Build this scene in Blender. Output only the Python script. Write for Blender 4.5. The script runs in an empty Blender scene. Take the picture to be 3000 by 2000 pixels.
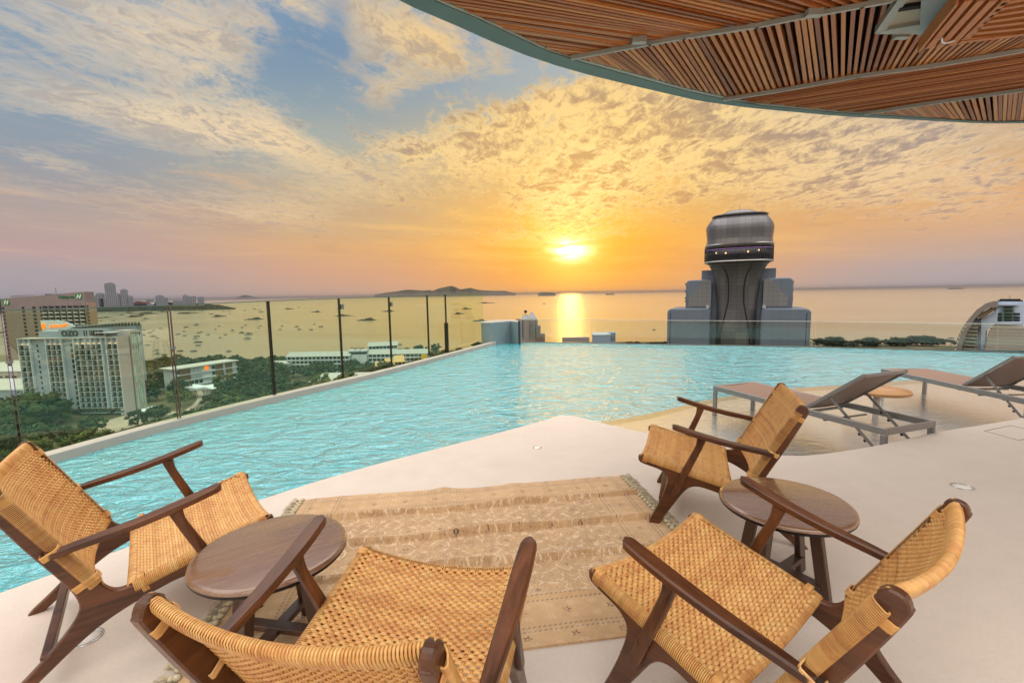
import bpy, bmesh, math, random
import numpy as np
from mathutils import Vector, Matrix
R = math.radians
rng = random.Random(7)
sc = bpy.context.scene
COL = sc.collection

# ------------------------------------------------------------------ camera
FPX = 1327.7            # focal length in pixels of the 3000 px wide photograph
PITCH, ROLL, EYE = 0.10493, 0.01659, 1.5
fwd = Vector((0, math.cos(PITCH), -math.sin(PITCH)))
rt0 = Vector((1, 0, 0)); up0 = rt0.cross(fwd)
rt = math.cos(ROLL)*rt0 - math.sin(ROLL)*up0
up = math.sin(ROLL)*rt0 + math.cos(ROLL)*up0
cam = bpy.data.cameras.new('camera'); cam_o = bpy.data.objects.new('camera', cam); COL.objects.link(cam_o)
cam.sensor_width = 36; cam.lens = FPX/3000*36; cam.clip_start = 0.05; cam.clip_end = 300000
m = Matrix(((rt.x, up.x, -fwd.x, 0), (rt.y, up.y, -fwd.y, 0), (rt.z, up.z, -fwd.z, EYE), (0, 0, 0, 1)))
cam_o.matrix_world = m
sc.camera = cam_o

def ray(px, py):
    px, py = float(px), float(py)
    return fwd + (px-1500)/FPX*rt - (py-1000)/FPX*up
def at(px, py, z):      # the point at height z seen at a photo pixel
    d = ray(px, py); t = (z-EYE)/d.z
    return Vector((d.x*t, d.y*t, z))
def atY(px, py, Y):     # the point at distance Y
    d = ray(px, py); t = Y/d.y
    return Vector((d.x*t, Y, EYE+d.z*t))
def srgb(r, g, b):
    f = lambda c: (c/255/12.92 if c/255 <= 0.04045 else ((c/255+0.055)/1.055)**2.4)
    return (f(r), f(g), f(b))

# ------------------------------------------------------------------ node helpers
class X:                # a scalar socket with arithmetic
    nt = None
    def __init__(s, k): s.k = k
    def _m(op, *a, clamp=False):
        n = X.nt.nodes.new('ShaderNodeMath'); n.operation = op; n.use_clamp = clamp
        for i, v in enumerate(a):
            if isinstance(v, X): X.nt.links.new(v.k, n.inputs[i])
            else: n.inputs[i].default_value = v
        return X(n.outputs[0])
    def __add__(s, o): return X._m('ADD', s, o)
    __radd__ = __add__
    def __sub__(s, o): return X._m('SUBTRACT', s, o)
    def __rsub__(s, o): return X._m('SUBTRACT', o, s)
    def __mul__(s, o): return X._m('MULTIPLY', s, o)
    __rmul__ = __mul__
    def __truediv__(s, o): return X._m('DIVIDE', s, o)
def sat(x): return X._m('MULTIPLY', x, 1.0, clamp=True)
def gauss(x): return X._m('EXPONENT', x*x*-1.0)
def sstep(x, a, b):
    n = X.nt.nodes.new('ShaderNodeMapRange'); n.interpolation_type = 'SMOOTHSTEP'
    X.nt.links.new(x.k, n.inputs[0]); n.inputs[1].default_value = a; n.inputs[2].default_value = b
    return X(n.outputs[0])
def xyz(x, y, z):
    n = X.nt.nodes.new('ShaderNodeCombineXYZ')
    for i, v in enumerate((x, y, z)):
        if isinstance(v, X): X.nt.links.new(v.k, n.inputs[i])
        else: n.inputs[i].default_value = v
    return n.outputs[0]
def noise(vec, scale, detail=4, rough=0.55, dist=0.0):
    n = X.nt.nodes.new('ShaderNodeTexNoise')
    if vec is not None: X.nt.links.new(vec, n.inputs['Vector'])
    n.inputs['Scale'].default_value = scale; n.inputs['Detail'].default_value = detail
    n.inputs['Roughness'].default_value = rough; n.inputs['Distortion'].default_value = dist
    return X(n.outputs[0])
def mixc(f, a, b, mode='MIX'):
    n = X.nt.nodes.new('ShaderNodeMix'); n.data_type = 'RGBA'; n.blend_type = mode
    if isinstance(f, X): X.nt.links.new(f.k, n.inputs[0])
    else: n.inputs[0].default_value = f
    for i, v in ((6, a), (7, b)):
        if isinstance(v, (tuple, list)): n.inputs[i].default_value = (*v[:3], 1)
        else: X.nt.links.new(v, n.inputs[i])
    return n.outputs[2]
def ramp(x, stops, interp='LINEAR'):
    n = X.nt.nodes.new('ShaderNodeValToRGB'); X.nt.links.new(x.k, n.inputs[0]); cr = n.color_ramp; cr.interpolation = interp
    while len(cr.elements) < len(stops): cr.elements.new(0.5)
    for e, (p, c) in zip(cr.elements, sorted(stops)):
        e.position = p; e.color = (*c[:3], 1)
    return n.outputs[0]

# ------------------------------------------------------------------ sky (world) and sun
SUN_AZ, SUN_EL = R(7.4), R(5.3)
world = bpy.data.worlds.new('World'); sc.world = world; world.use_nodes = True
nt = world.node_tree; nt.nodes.clear(); X.nt = nt
out = nt.nodes.new('ShaderNodeOutputWorld'); bg = nt.nodes.new('ShaderNodeBackground')
nt.links.new(bg.outputs[0], out.inputs[0])
tc = nt.nodes.new('ShaderNodeTexCoord'); sep = nt.nodes.new('ShaderNodeSeparateXYZ')
nt.links.new(tc.outputs['Generated'], sep.inputs[0])
dx, dy, dz = (X(sep.outputs[i]) for i in range(3))
DEG = 57.29578
az = X._m('ARCTAN2', dx, dy)*DEG
el = X._m('ARCSINE', dz)*DEG
def pos(el_): return min(1, max(0, el_/90))**0.5
elp = X._m('POWER', sat(el/90), 0.5)
def azel(px, py):
    d = ray(px, py).normalized(); return math.degrees(math.atan2(d.x, d.y)), math.degrees(math.asin(d.z))
def column(samples, top):
    st = []
    for px, py, c in samples:
        st.append((pos(azel(px, py)[1]), srgb(*c)))
    return ramp(elp, st + top)
TOP = [(pos(40), srgb(150, 172, 196)), (pos(62), srgb(176, 190, 208)), (1.0, srgb(190, 200, 214))]
cL = column([(60, 878, (163,158,166)), (60, 790, (176,163,167)), (60, 720, (190,163,160)), (60, 640, (186,165,158)), (60, 560, (172,162,160)),
             (60, 450, (150,158,168)), (60, 300, (144,160,174)), (60, 60, (138,158,178))], TOP)
cM = column([(760, 868, (196,168,155)), (760, 790, (214,168,140)), (760, 720, (222,176,130)), (760, 650, (206,176,140)), (760, 540, (190,176,152)),
             (860, 400, (166,176,172)), (860, 260, (136,158,174)), (700, 80, (118,146,174))], TOP)
cS = column([(1671, 855, (240,166,92)), (1671, 800, (246,164,60)), (1671, 700, (252,176,48)), (1671, 620, (244,182,80)), (1671, 500, (228,176,96)),
             (1671, 380, (204,178,132)), (1671, 250, (166,176,178))], TOP)
cR = column([(2900, 838, (176,170,176)), (2900, 770, (186,170,168)), (2900, 700, (206,172,150)), (2900, 600, (226,176,126)), (2900, 500, (220,176,128)),
             (2900, 410, (204,174,140))], TOP)
w_lm = sstep(az, -46, -20)
base = mixc(w_lm, cL, cM)
base = mixc(sstep(az, 12, 44), base, cR)
base = mixc(gauss((az-8.5)/19.0), base, cS)
# cloud plane coordinates
den = X._m('MAXIMUM', dz, 0.0)+0.10
cu, cv = dx/den, dy/den
cp = xyz(cu, cv, 0.0)
def blob(px, py, rx, ry, rot=0.0):    # soft region of the sky round the direction of a photo pixel; radii in photo px
    a0, e0 = azel(px, py)
    a1, e1 = azel(px+rx*math.cos(rot), py-rx*math.sin(rot)); a2, e2 = azel(px-ry*math.sin(rot), py-ry*math.cos(rot))
    # affine map (az, el) -> unit circle
    A = np.linalg.inv(np.array([[a1-a0, a2-a0], [e1-e0, e2-e0]]))
    da, de = az-a0, el-e0
    u = da*float(A[0, 0])+de*float(A[0, 1]); v = da*float(A[1, 0])+de*float(A[1, 1])
    return X._m('EXPONENT', (u*u+v*v)*-1.0)
warp = noise(cp, 1.3, 3, 0.5)-0.5
warp2 = noise(xyz(cu, cv, 9.0), 5.0, 3, 0.6)-0.5
cp2 = xyz(cu*0.75+warp*0.9, cv*1.0+warp*0.7, 0.0)
big = noise(cp2, 1.1, 4, 0.6)
# streaky cirrus: stretched along a diagonal, with fine rippled texture
ca, sa_ = math.cos(R(58)), math.sin(R(58))
st_u = cu*ca+cv*sa_; st_v = cv*ca-cu*sa_
streak = noise(xyz(st_u*0.75+warp*0.9, st_v*1.7+warp*1.1, 0.3), 2.6, 9, 0.68, 0.5)
fib = noise(xyz(st_u*1.3+warp2*0.25+warp*1.5, st_v*4.0+warp*1.4, 4.3), 4.0, 6, 0.72, 0.2)
ripple = noise(xyz(cu*1.15+warp*0.9+warp2*0.16, cv*0.85+warp2*0.12, 0.7), 20.0, 5, 0.66, 0.1)
patch = noise(xyz(cu*1.0+warp*0.6, cv*0.75, 7.0), 3.6, 6, 0.66, 0.4)
def pf(ou, ov):
    return noise(xyz(cu*1.05+warp*0.3+warp2*0.10+ou, cv*0.55+warp2*0.10+ov, 2.0), 11.0, 7, 0.68, 0.25)
puff = pf(0.0, 0.0); puff_b = pf(-0.004, -0.024)
puff_s = noise(xyz(cu*1.0+warp2*0.1, cv*0.55, 5.0), 30.0, 4, 0.66, 0.2)
pbig = noise(xyz(cu*0.9+warp*0.5, cv*0.42+warp2*0.1, 11.0), 3.9, 6, 0.66, 0.3)
low_st = noise(xyz(az*0.035+warp*0.6, el*0.30+az*0.012, 1.0), 1.6, 7, 0.66, 0.3)
# where the clouds of this evening stand
cov = ( blob(200, 60, 620, 190, 0.05)*0.55 + blob(640, 200, 360, 260, -0.5)*0.62
      + blob(1180, 140, 240, 170, -0.2)*0.66 + blob(1330, 150, 330, 70, -0.35)*0.45 + blob(1120, 275, 120, 52, 0.5)*0.35
      + blob(420, 345, 420, 62, -0.10)*0.58 + blob(830, 400, 190, 66, -0.6)*0.52 + blob(950, 460, 430, 66, -0.16)*0.50
      + blob(120, 465, 180, 32, -0.2)*0.55 + blob(300, 600, 760, 60, -0.08)*0.34 + blob(1010, 560, 280, 66, 0.25)*0.52
      + blob(850, 20, 110, 110, -0.9)*0.45 + blob(420, 500, 380, 40, -0.15)*0.30 + blob(700, 620, 420, 40, -0.1)*0.30 + blob(1230, 60, 240, 90, 0)*0.25 + blob(130, 690, 500, 30, 0)*0.15
      - blob(840, 180, 90, 105, -0.3)*0.75 - blob(1160, 400, 250, 62, 0.0)*0.55 - blob(985, 320, 60, 60, 0.0)*0.5 - blob(985, 90, 42, 120, 0)*0.55
      - blob(60, 390, 230, 30, 0.1)*0.40 - blob(300, 480, 330, 26, -0.1)*0.30 - blob(1380, 300, 190, 50, 0.3)*0.65 )
cirrus_n = (streak-0.5)*1.25+(fib-0.5)*0.45+(ripple-0.5)*0.70+(patch-0.5)*1.0+(big-0.5)*0.3
cir_d = cirrus_n+cov*0.62
cirrus = sstep(cir_d, 0.10, 0.78)
cirrus = cirrus*sstep(el, 1.5, 7.0)
# golden altocumulus field over the sun
gold = ( blob(1600, 420, 460, 150, 0.05)*0.62 + blob(1980, 380, 440, 130, -0.2)*0.60 + blob(1720, 300, 370, 90, 0.1)*0.40
       + blob(1240, 450, 200, 60, 0.2)*0.42 + blob(2300, 450, 560, 130, -0.1)*0.46 + blob(1680, 560, 210, 80, 0.4)*0.45
       + blob(1700, 285, 200, 32, 0.35)*0.4 + blob(2700, 450, 460, 160, 0.0)*0.44 + blob(1620, 690, 330, 24, 0.08)*0.40 + blob(1280, 680, 200, 18, 0.0)*0.35
       + blob(2000, 600, 500, 60, 0.1)*0.25
       - blob(1480, 250, 130, 50, 0.3)*0.3 )
gold = gold + blob(2150, 300, 420, 110, -0.2)*0.45 + blob(2500, 560, 620, 90, -0.1)*0.30 + blob(1900, 520, 520, 90, 0.1)*0.28 + blob(1120, 430, 200, 40, 0.3)*0.22 + blob(1350, 500, 260, 90, 0.2)*0.25 + blob(1680, 640, 160, 90, 0.0)*0.35 + blob(1160, 560, 200, 50, 0.3)*0.2
pn = (puff-0.5)*1.55+(puff_s-0.5)*0.6+(pbig-0.5)*1.6
pd = pn+gold*0.80
puffm = sstep(pd, 0.20, 0.70)
relief = sat((puff_b-puff)*4.5+(puff_s-0.5)*1.6+0.55)
thick = sstep(pn+gold*0.25, 0.0, 0.56)
near = gauss((az-7.4)/30.0)
lit_c = mixc(near, srgb(246, 222, 186), srgb(252, 208, 124))
lit_c = mixc(gauss((az-7.4)/13.0)*gauss((el-9.0)/9.0), lit_c, srgb(255, 234, 162))
dark_c = mixc(near, srgb(152, 150, 154), srgb(180, 138, 94))
lowf = gauss(el/9.0)
dark_c = mixc(lowf, dark_c, mixc(near, srgb(192, 160, 150), srgb(226, 146, 60)))
lit_c = mixc(lowf*0.8, lit_c, mixc(near, srgb(226, 182, 150), srgb(255, 196, 92)))
soft_t = sstep((ripple-0.5)*0.9+(patch-0.5)*1.2+(streak-0.5)*1.0+cov*0.12, 0.02, 0.34)
cir_c = mixc(soft_t*0.70, lit_c, mixc(0.35, dark_c, srgb(150, 160, 172)))
sky = mixc(cirrus*0.90, base, cir_c)
# faint streaks low over the sea
ls_m = sstep(low_st, 0.48, 0.66)*gauss((el-8.5)/5.5)*0.70
sky = mixc(ls_m, sky, mixc(near, srgb(216, 178, 152), srgb(255, 200, 96)))
ls_d = sstep(low_st, 0.48, 0.34)*gauss((el-7.0)/3.5)*0.40
sky = mixc(ls_d, sky, mixc(near, srgb(180, 158, 152), srgb(226, 150, 62)))
puf_c = mixc(sat(thick*1.05-relief*0.55+0.20), lit_c, dark_c)
sky = mixc(puffm*0.80, sky, puf_c)
# glow of the veiled sun
s = Vector((math.sin(SUN_AZ)*math.cos(SUN_EL), math.cos(SUN_AZ)*math.cos(SUN_EL), math.sin(SUN_EL)))
dot = dx*s.x+dy*s.y+dz*s.z
ang = X._m('ARCCOSINE', X._m('MINIMUM', dot, 1.0))*DEG
daz, delv = (az-7.4), (el-5.3)
cloudbar = sstep(noise(xyz(az*0.16, el*0.75, 0.0), 1.1, 4, 0.6), 0.40, 0.60)
aw = X._m('SQRT', daz*daz*0.45+delv*delv*1.5)
core = gauss(aw/1.3)*(cloudbar*0.85+0.15)
halo = gauss(ang/4.4); halo2 = gauss(ang/16.0)
def emit(f, c, k):
    n = nt.nodes.new('ShaderNodeVectorMath'); n.operation = 'SCALE'; n.inputs[0].default_value = tuple(v*k for v in c)
    nt.links.new(f.k, n.inputs[3]); return n.outputs[0]
def vadd(a, b):
    n = nt.nodes.new('ShaderNodeVectorMath'); n.operation = 'ADD'; nt.links.new(a, n.inputs[0]); nt.links.new(b, n.inputs[1]); return n.outputs[0]
sky = vadd(sky, emit(core, (1.0, 0.86, 0.52), 3.6))
sky = vadd(sky, emit(halo, (1.0, 0.66, 0.14), 0.50))
sky = vadd(sky, emit(halo2, (1.0, 0.54, 0.08), 0.20))
sky = vadd(sky, emit(gauss((az-7.4)/17.0)*gauss((el-15.0)/8.0)*(puffm*0.7+0.3), (1.0, 0.74, 0.36), 0.12))
# added fill: sky overhead and behind, outside the frame, brightened to light the terrace
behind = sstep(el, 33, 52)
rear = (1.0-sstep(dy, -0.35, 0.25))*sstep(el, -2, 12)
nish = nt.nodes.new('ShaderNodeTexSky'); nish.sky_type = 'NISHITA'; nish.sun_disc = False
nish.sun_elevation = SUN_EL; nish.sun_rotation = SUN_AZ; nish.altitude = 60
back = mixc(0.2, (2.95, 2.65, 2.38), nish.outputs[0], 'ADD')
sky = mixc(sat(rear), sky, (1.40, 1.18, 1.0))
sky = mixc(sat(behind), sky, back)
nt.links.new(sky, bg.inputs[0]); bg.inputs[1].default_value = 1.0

sun = bpy.data.lights.new('sun', 'SUN'); sun_o = bpy.data.objects.new('sun', sun); COL.objects.link(sun_o)
sun.energy = 0.05; sun.angle = R(2.4); sun.color = (1.0, 0.44, 0.08)
sun_o.rotation_euler = (-s).to_track_quat('-Z', 'Y').to_euler()

sc.view_settings.view_transform = 'Standard'; sc.view_settings.look = 'None'
sc.view_settings.gamma = 1.0; sc.view_settings.exposure = 0.0
sc.cycles.max_bounces = 7; sc.cycles.diffuse_bounces = 3; sc.cycles.glossy_bounces = 3
sc.cycles.transparent_max_bounces = 12; sc.cycles.volume_bounces = 0
sc.cycles.sample_clamp_indirect = 3.0; sc.cycles.caustics_reflective = False; sc.cycles.caustics_refractive = False
sc.cycles.use_adaptive_sampling = True; sc.cycles.adaptive_threshold = 0.015; sc.cycles.use_denoising = True

# ------------------------------------------------------------------ objects, tags, mesh builder
def tag(o, label=None, cat=None, group=None, kind=None):
    if label: o['label'] = label
    if cat: o['category'] = cat
    if group: o['group'] = group
    if kind: o['kind'] = kind
    return o
def empty(name, loc=(0, 0, 0), rz=0.0):
    o = bpy.data.objects.new(name, None); COL.objects.link(o); o.location = loc; o.rotation_euler.z = rz
    o.empty_display_size = 0.2
    return o
def copy_tree(o, parent=None):
    c = o.copy(); COL.objects.link(c)
    if parent: c.parent = parent
    for ch in KIDS.get(o.name, []): copy_tree(ch, c)
    return c
KIDS = {}
class MB:
    def __init__(s): s.v = []; s.f = []; s.mi = []; s.sm = []; s.tint = []
    def add(s, vs, fs, mi=0, smooth=False, tint=None):
        b = len(s.v); s.v += [tuple(v) for v in vs]; s.f += [tuple(b+i for i in f) for f in fs]
        s.mi += [mi]*len(fs); s.sm += [smooth]*len(fs)
        s.tint += [0.5 if tint is None else tint]*len(vs)
        return s
    def box(s, x0, x1, y0, y1, z0, z1, mi=0, M=None):
        vs = [Vector(p) for p in ((x0,y0,z0),(x1,y0,z0),(x1,y1,z0),(x0,y1,z0),(x0,y0,z1),(x1,y0,z1),(x1,y1,z1),(x0,y1,z1))]
        if M: vs = [M @ v for v in vs]
        return s.add(vs, [(3,2,1,0),(4,5,6,7),(0,1,5,4),(1,2,6,5),(2,3,7,6),(3,0,4,7)], mi)
    def cbox(s, x0, x1, y0, y1, z0, z1, c=0.01, mi=0, M=None):   # box with chamfered edges
        vs = []; cs = [(x0, x1, 1), (y0, y1, 1), (z0, z1, 1)]
        idx = {}
        for i, X_ in enumerate((x0, x1)):
            for j, Y_ in enumerate((y0, y1)):
                for k, Z_ in enumerate((z0, z1)):
                    sx, sy, sz = (1 if i == 0 else -1), (1 if j == 0 else -1), (1 if k == 0 else -1)
                    for a, p in enumerate(((X_, Y_+sy*c, Z_+sz*c), (X_+sx*c, Y_, Z_+sz*c), (X_+sx*c, Y_+sy*c, Z_))):
                        idx[i, j, k, a] = len(vs); vs.append(Vector(p))
        if M: vs = [M @ v for v in vs]
        fs = []
        for i in (0, 1): fs.append([idx[i, j, k, 0] for j, k in ((0,0),(1,0),(1,1),(0,1))])
        for j in (0, 1): fs.append([idx[i, j, k, 1] for i, k in ((0,0),(1,0),(1,1),(0,1))])
        for k in (0, 1): fs.append([idx[i, j, k, 2] for i, j in ((0,0),(1,0),(1,1),(0,1))])
        for i in (0, 1):
            for j in (0, 1): fs.append([idx[i,j,0,0], idx[i,j,0,1], idx[i,j,1,1], idx[i,j,1,0]])
            for k in (0, 1): fs.append([idx[i,0,k,0], idx[i,0,k,2], idx[i,1,k,2], idx[i,1,k,0]])
        for j in (0, 1):
            for k in (0, 1): fs.append([idx[0,j,k,1], idx[0,j,k,2], idx[1,j,k,2], idx[1,j,k,1]])
        for i in (0, 1):
            for j in (0, 1):
                for k in (0, 1): fs.append([idx[i,j,k,a] for a in range(3)])
        return s.add(vs, fs, mi)
    def prism(s, pts, d, mi=0, bev=0.0):
        # pts: closed 3-D polygon (planar), d: extrusion vector; bev insets the two faces for a soft edge
        d = Vector(d); P = [Vector(p) for p in pts]; n = len(P)
        if bev > 0:
            dn = d.normalized(); c = sum(P, Vector())/n; In = []
            for i in range(n):
                a, b, e = P[i-1], P[i], P[(i+1) % n]
                t1 = (b-a).normalized(); t2 = (e-b).normalized(); t = (t1+t2)
                t = t.normalized() if t.length > 1e-6 else t1
                nr = dn.cross(t); In.append(b+nr*bev)
            # choose inward direction by area test
            def area(Q):
                return abs(sum(((Q[i]-c).cross(Q[(i+1) % n]-c)).dot(dn) for i in range(n)))
            if area(In) > area(P): In = [b-(q-b) for b, q in zip(P, In)]
            rings = [In, [p+dn*bev for p in P], [p+d-dn*bev for p in P], [q+d for q in In]]
        else: rings = [P, [p+d for p in P]]
        vs = [v for r_ in rings for v in r_]; fs = []
        for k in range(len(rings)-1):
            for i in range(n):
                j = (i+1) % n; fs.append((k*n+i, k*n+j, (k+1)*n+j, (k+1)*n+i))
        fs.append(tuple(range(n-1, -1, -1))); fs.append(tuple((len(rings)-1)*n+i for i in range(n)))
        return s.add(vs, fs, mi)
    def bar(s, a, b, w, h, upv=(0, 0, 1), mi=0, c=0.0):
        a, b = Vector(a), Vector(b); d = (b-a); L = d.length; d.normalize(); u = Vector(upv)
        sd = d.cross(u)
        if sd.length < 1e-6: sd = d.cross(Vector((1, 0, 0)))
        sd.normalize(); u = sd.cross(d)
        M = Matrix(((sd.x, d.x, u.x, a.x), (sd.y, d.y, u.y, a.y), (sd.z, d.z, u.z, a.z), (0, 0, 0, 1)))
        return s.cbox(-w/2, w/2, 0, L, -h/2, h/2, c, mi, M) if c > 0 else s.box(-w/2, w/2, 0, L, -h/2, h/2, mi, M)
    def tube(s, path, r, seg=8, mi=0, caps=True, flat=None, tint=None, closed=False, smooth=True, upv=None):
        P = [Vector(p) for p in path]; n = len(P); rs = r if isinstance(r, (list, tuple)) else [r]*n
        vs = []; pu = None
        for i in range(n):
            if closed: t = P[(i+1) % n]-P[i-1]
            else: t = P[min(i+1, n-1)]-P[max(i-1, 0)]
            if t.length < 1e-9: t = Vector((0, 0, 1))
            t.normalize()
            if upv is not None: u = Vector(upv)
            elif pu is None: u = Vector((0, 0, 1)) if abs(t.z) < 0.9 else Vector((1, 0, 0))
            else: u = pu
            u = u-t*u.dot(t)
            if u.length < 1e-6: u = Vector((1, 0, 0))-t*t.x
            u.normalize(); pu = u; w = t.cross(u)
            fl = 1.0 if flat is None else flat
            for k in range(seg):
                a = 2*math.pi*k/seg
                vs.append(P[i]+w*math.cos(a)*rs[i]+u*math.sin(a)*rs[i]*fl)
        fs = []
        for i in range(n if closed else n-1):
            i2 = (i+1) % n
            for k in range(seg):
                k2 = (k+1) % seg; fs.append((i*seg+k, i*seg+k2, i2*seg+k2, i2*seg+k))
        if caps and not closed:
            fs.append(tuple(range(seg-1, -1, -1))); fs.append(tuple((n-1)*seg+k for k in range(seg)))
        return s.add(vs, fs, mi, smooth, tint)
    def lathe(s, prof, seg=32, M=None, mi=0, smooth=True, a0=0, a1=2*math.pi, sx=1, sy=1):
        vs = []; full = abs(a1-a0-2*math.pi) < 1e-6; m_ = seg if full else seg+1
        for r_, z in prof:
            for k in range(m_):
                a = a0+(a1-a0)*k/seg; vs.append(Vector((r_*math.cos(a)*sx, r_*math.sin(a)*sy, z)))
        if M: vs = [M @ v for v in vs]
        fs = []
        for i in range(len(prof)-1):
            for k in range(seg):
                k2 = (k+1) % m_; fs.append((i*m_+k, i*m_+k2, (i+1)*m_+k2, (i+1)*m_+k))
        return s.add(vs, fs, mi, smooth)
    def mesh(s, name, mats):
        me = bpy.data.meshes.new(name); me.from_pydata(s.v, [], s.f)
        for mt in (mats if isinstance(mats, (list, tuple)) else [mats]): me.materials.append(mt)
        me.polygons.foreach_set('material_index', s.mi); me.polygons.foreach_set('use_smooth', s.sm)
        at_ = me.attributes.new('tint', 'FLOAT', 'POINT'); at_.data.foreach_set('value', s.tint)
        me.update(); return me
    def build(s, name, mats, parent=None, loc=None, rz=0.0, normals=False):
        me = s.mesh(name, mats)
        if normals:
            b = bmesh.new(); b.from_mesh(me); bmesh.ops.recalc_face_normals(b, faces=b.faces); b.to_mesh(me); b.free()
        return link(name, me, parent, loc, rz)
def link(name, me, parent=None, loc=None, rz=0.0):
    o = bpy.data.objects.new(name, me); COL.objects.link(o)
    if parent: o.parent = parent; KIDS.setdefault(parent.name, []).append(o)
    if loc: o.location = loc
    o.rotation_euler.z = rz
    return o
def smooth_poly(pts, n=6, closed=False):
    P = [Vector(p) for p in pts]; o = []; N = len(P)
    rngi = range(N) if closed else range(N-1)
    for i in rngi:
        p0 = P[(i-1) % N] if closed or i > 0 else P[0]*2-P[1]
        p1, p2 = P[i], P[(i+1) % N]
        p3 = P[(i+2) % N] if closed or i+2 < N else P[-1]*2-P[-2]
        for k in range(n):
            t = k/n
            o.append(0.5*((2*p1)+(p2-p0)*t+(2*p0-5*p1+4*p2-p3)*t*t+(3*p1-p0-3*p2+p3)*t**3))
    if not closed: o.append(P[-1])
    return o

# ------------------------------------------------------------------ materials
def mat(name):
    mt = bpy.data.materials.new(name); mt.use_nodes = True; n = mt.node_tree; X.nt = n
    return mt, n, n.nodes['Principled BSDF']
def coords(kind='Object'):
    n = X.nt.nodes.new('ShaderNodeTexCoord'); return n.outputs[kind]
def wpos():
    n = X.nt.nodes.new('ShaderNodeNewGeometry'); return n.outputs['Position']
def stretch(vec, sx, sy, sz, rot=(0, 0, 0)):
    n = X.nt.nodes.new('ShaderNodeMapping'); n.inputs['Scale'].default_value = (sx, sy, sz); n.inputs['Rotation'].default_value = rot
    X.nt.links.new(vec, n.inputs['Vector']); return n.outputs[0]
def bump(h, strength, distance, bs, normal=None):
    n = X.nt.nodes.new('ShaderNodeBump'); n.inputs['Strength'].default_value = strength; n.inputs['Distance'].default_value = distance
    X.nt.links.new(h.k, n.inputs['Height'])
    if normal is not None: X.nt.links.new(normal, n.inputs['Normal'])
    if bs is not None: X.nt.links.new(n.outputs[0], bs.inputs['Normal'])
    return n.outputs[0]
def simple(name, c, rough=0.6, metal=0.0, spec=0.5, var=0.12, scale=8.0, bumpk=0.0, coat=0.0):
    mt, n, b = mat(name); nz = noise(coords(), scale, 4, 0.6)
    dk = tuple(v*(1-var) for v in c); lt = tuple(min(1, v*(1+var)) for v in c)
    n.links.new(ramp(nz, [(0.3, dk), (0.7, lt)]), b.inputs['Base Color'])
    b.inputs['Roughness'].default_value = rough; b.inputs['Metallic'].default_value = metal
    b.inputs['Specular IOR Level'].default_value = spec; b.inputs['Coat Weight'].default_value = coat
    if bumpk: bump(noise(coords(), scale*8, 3, 0.6), bumpk, 0.01, b)
    return mt
def wood(name, dark, light, axis='y', scale=1.0, rough=0.38, ring=9.0):
    mt, n, b = mat(name)
    sxyz = {'x': (0.12, 1, 1), 'y': (1, 0.10, 1), 'z': (1, 1, 0.12)}[axis]
    v = stretch(coords(), *[q*scale for q in sxyz])
    w = noise(v, 3.0*ring/3, 4, 0.6, 1.4); g = noise(v, 60.0, 3, 0.7)
    f = sat(w*1.25+g*0.5-0.38)
    n.links.new(ramp(f, [(0.18, dark), (0.5, tuple((a+b_)/2 for a, b_ in zip(dark, light))), (0.82, light)]), b.inputs['Base Color'])
    n.links.new((g*0.25+(rough-0.1)).k, b.inputs['Roughness'])
    bump(g, 0.18, 0.004, b)
    return mt
def facing(n, normal=None):
    g = n.nodes.new('ShaderNodeNewGeometry'); d = n.nodes.new('ShaderNodeVectorMath'); d.operation = 'DOT_PRODUCT'
    n.links.new(g.outputs['Incoming'], d.inputs[0]); n.links.new(normal if normal is not None else g.outputs['Normal'], d.inputs[1])
    return X._m('MINIMUM', X._m('ABSOLUTE', X(d.outputs['Value'])), 1.0)
def schlick(n, f0, power, normal=None):
    return sat(X._m('POWER', 1.0-facing(n, normal), power)*(1-f0)+f0)
def emitter(name, c, k):
    mt, n, b = mat(name); b.inputs['Base Color'].default_value = (*c, 1)
    b.inputs['Emission Color'].default_value = (*c, 1); b.inputs['Emission Strength'].default_value = k
    return mt

# labels that need an ordinal are settled once all things stand
BOOK = {}
def later(o, base, px, py): BOOK.setdefault(base, []).append((px, py, o))
ORD = ['leftmost', 'second from left', 'third from left', 'fourth from left', 'fifth from left', 'sixth from left', 'seventh from left', 'eighth from left', 'ninth from left', 'tenth from left', 'eleventh from left', 'twelfth from left', 'thirteenth from left', 'fourteenth from left', 'fifteenth from left', 'sixteenth from left']
def settle():
    for base, L_ in BOOK.items():
        L_.sort(key=lambda q: q[0])
        for i_, (a_, b_, o_) in enumerate(L_): o_['label'] = base if len(L_) == 1 else base+', '+(ORD[i_] if i_ < len(L_)-1 or i_ == 0 else 'rightmost')
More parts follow.
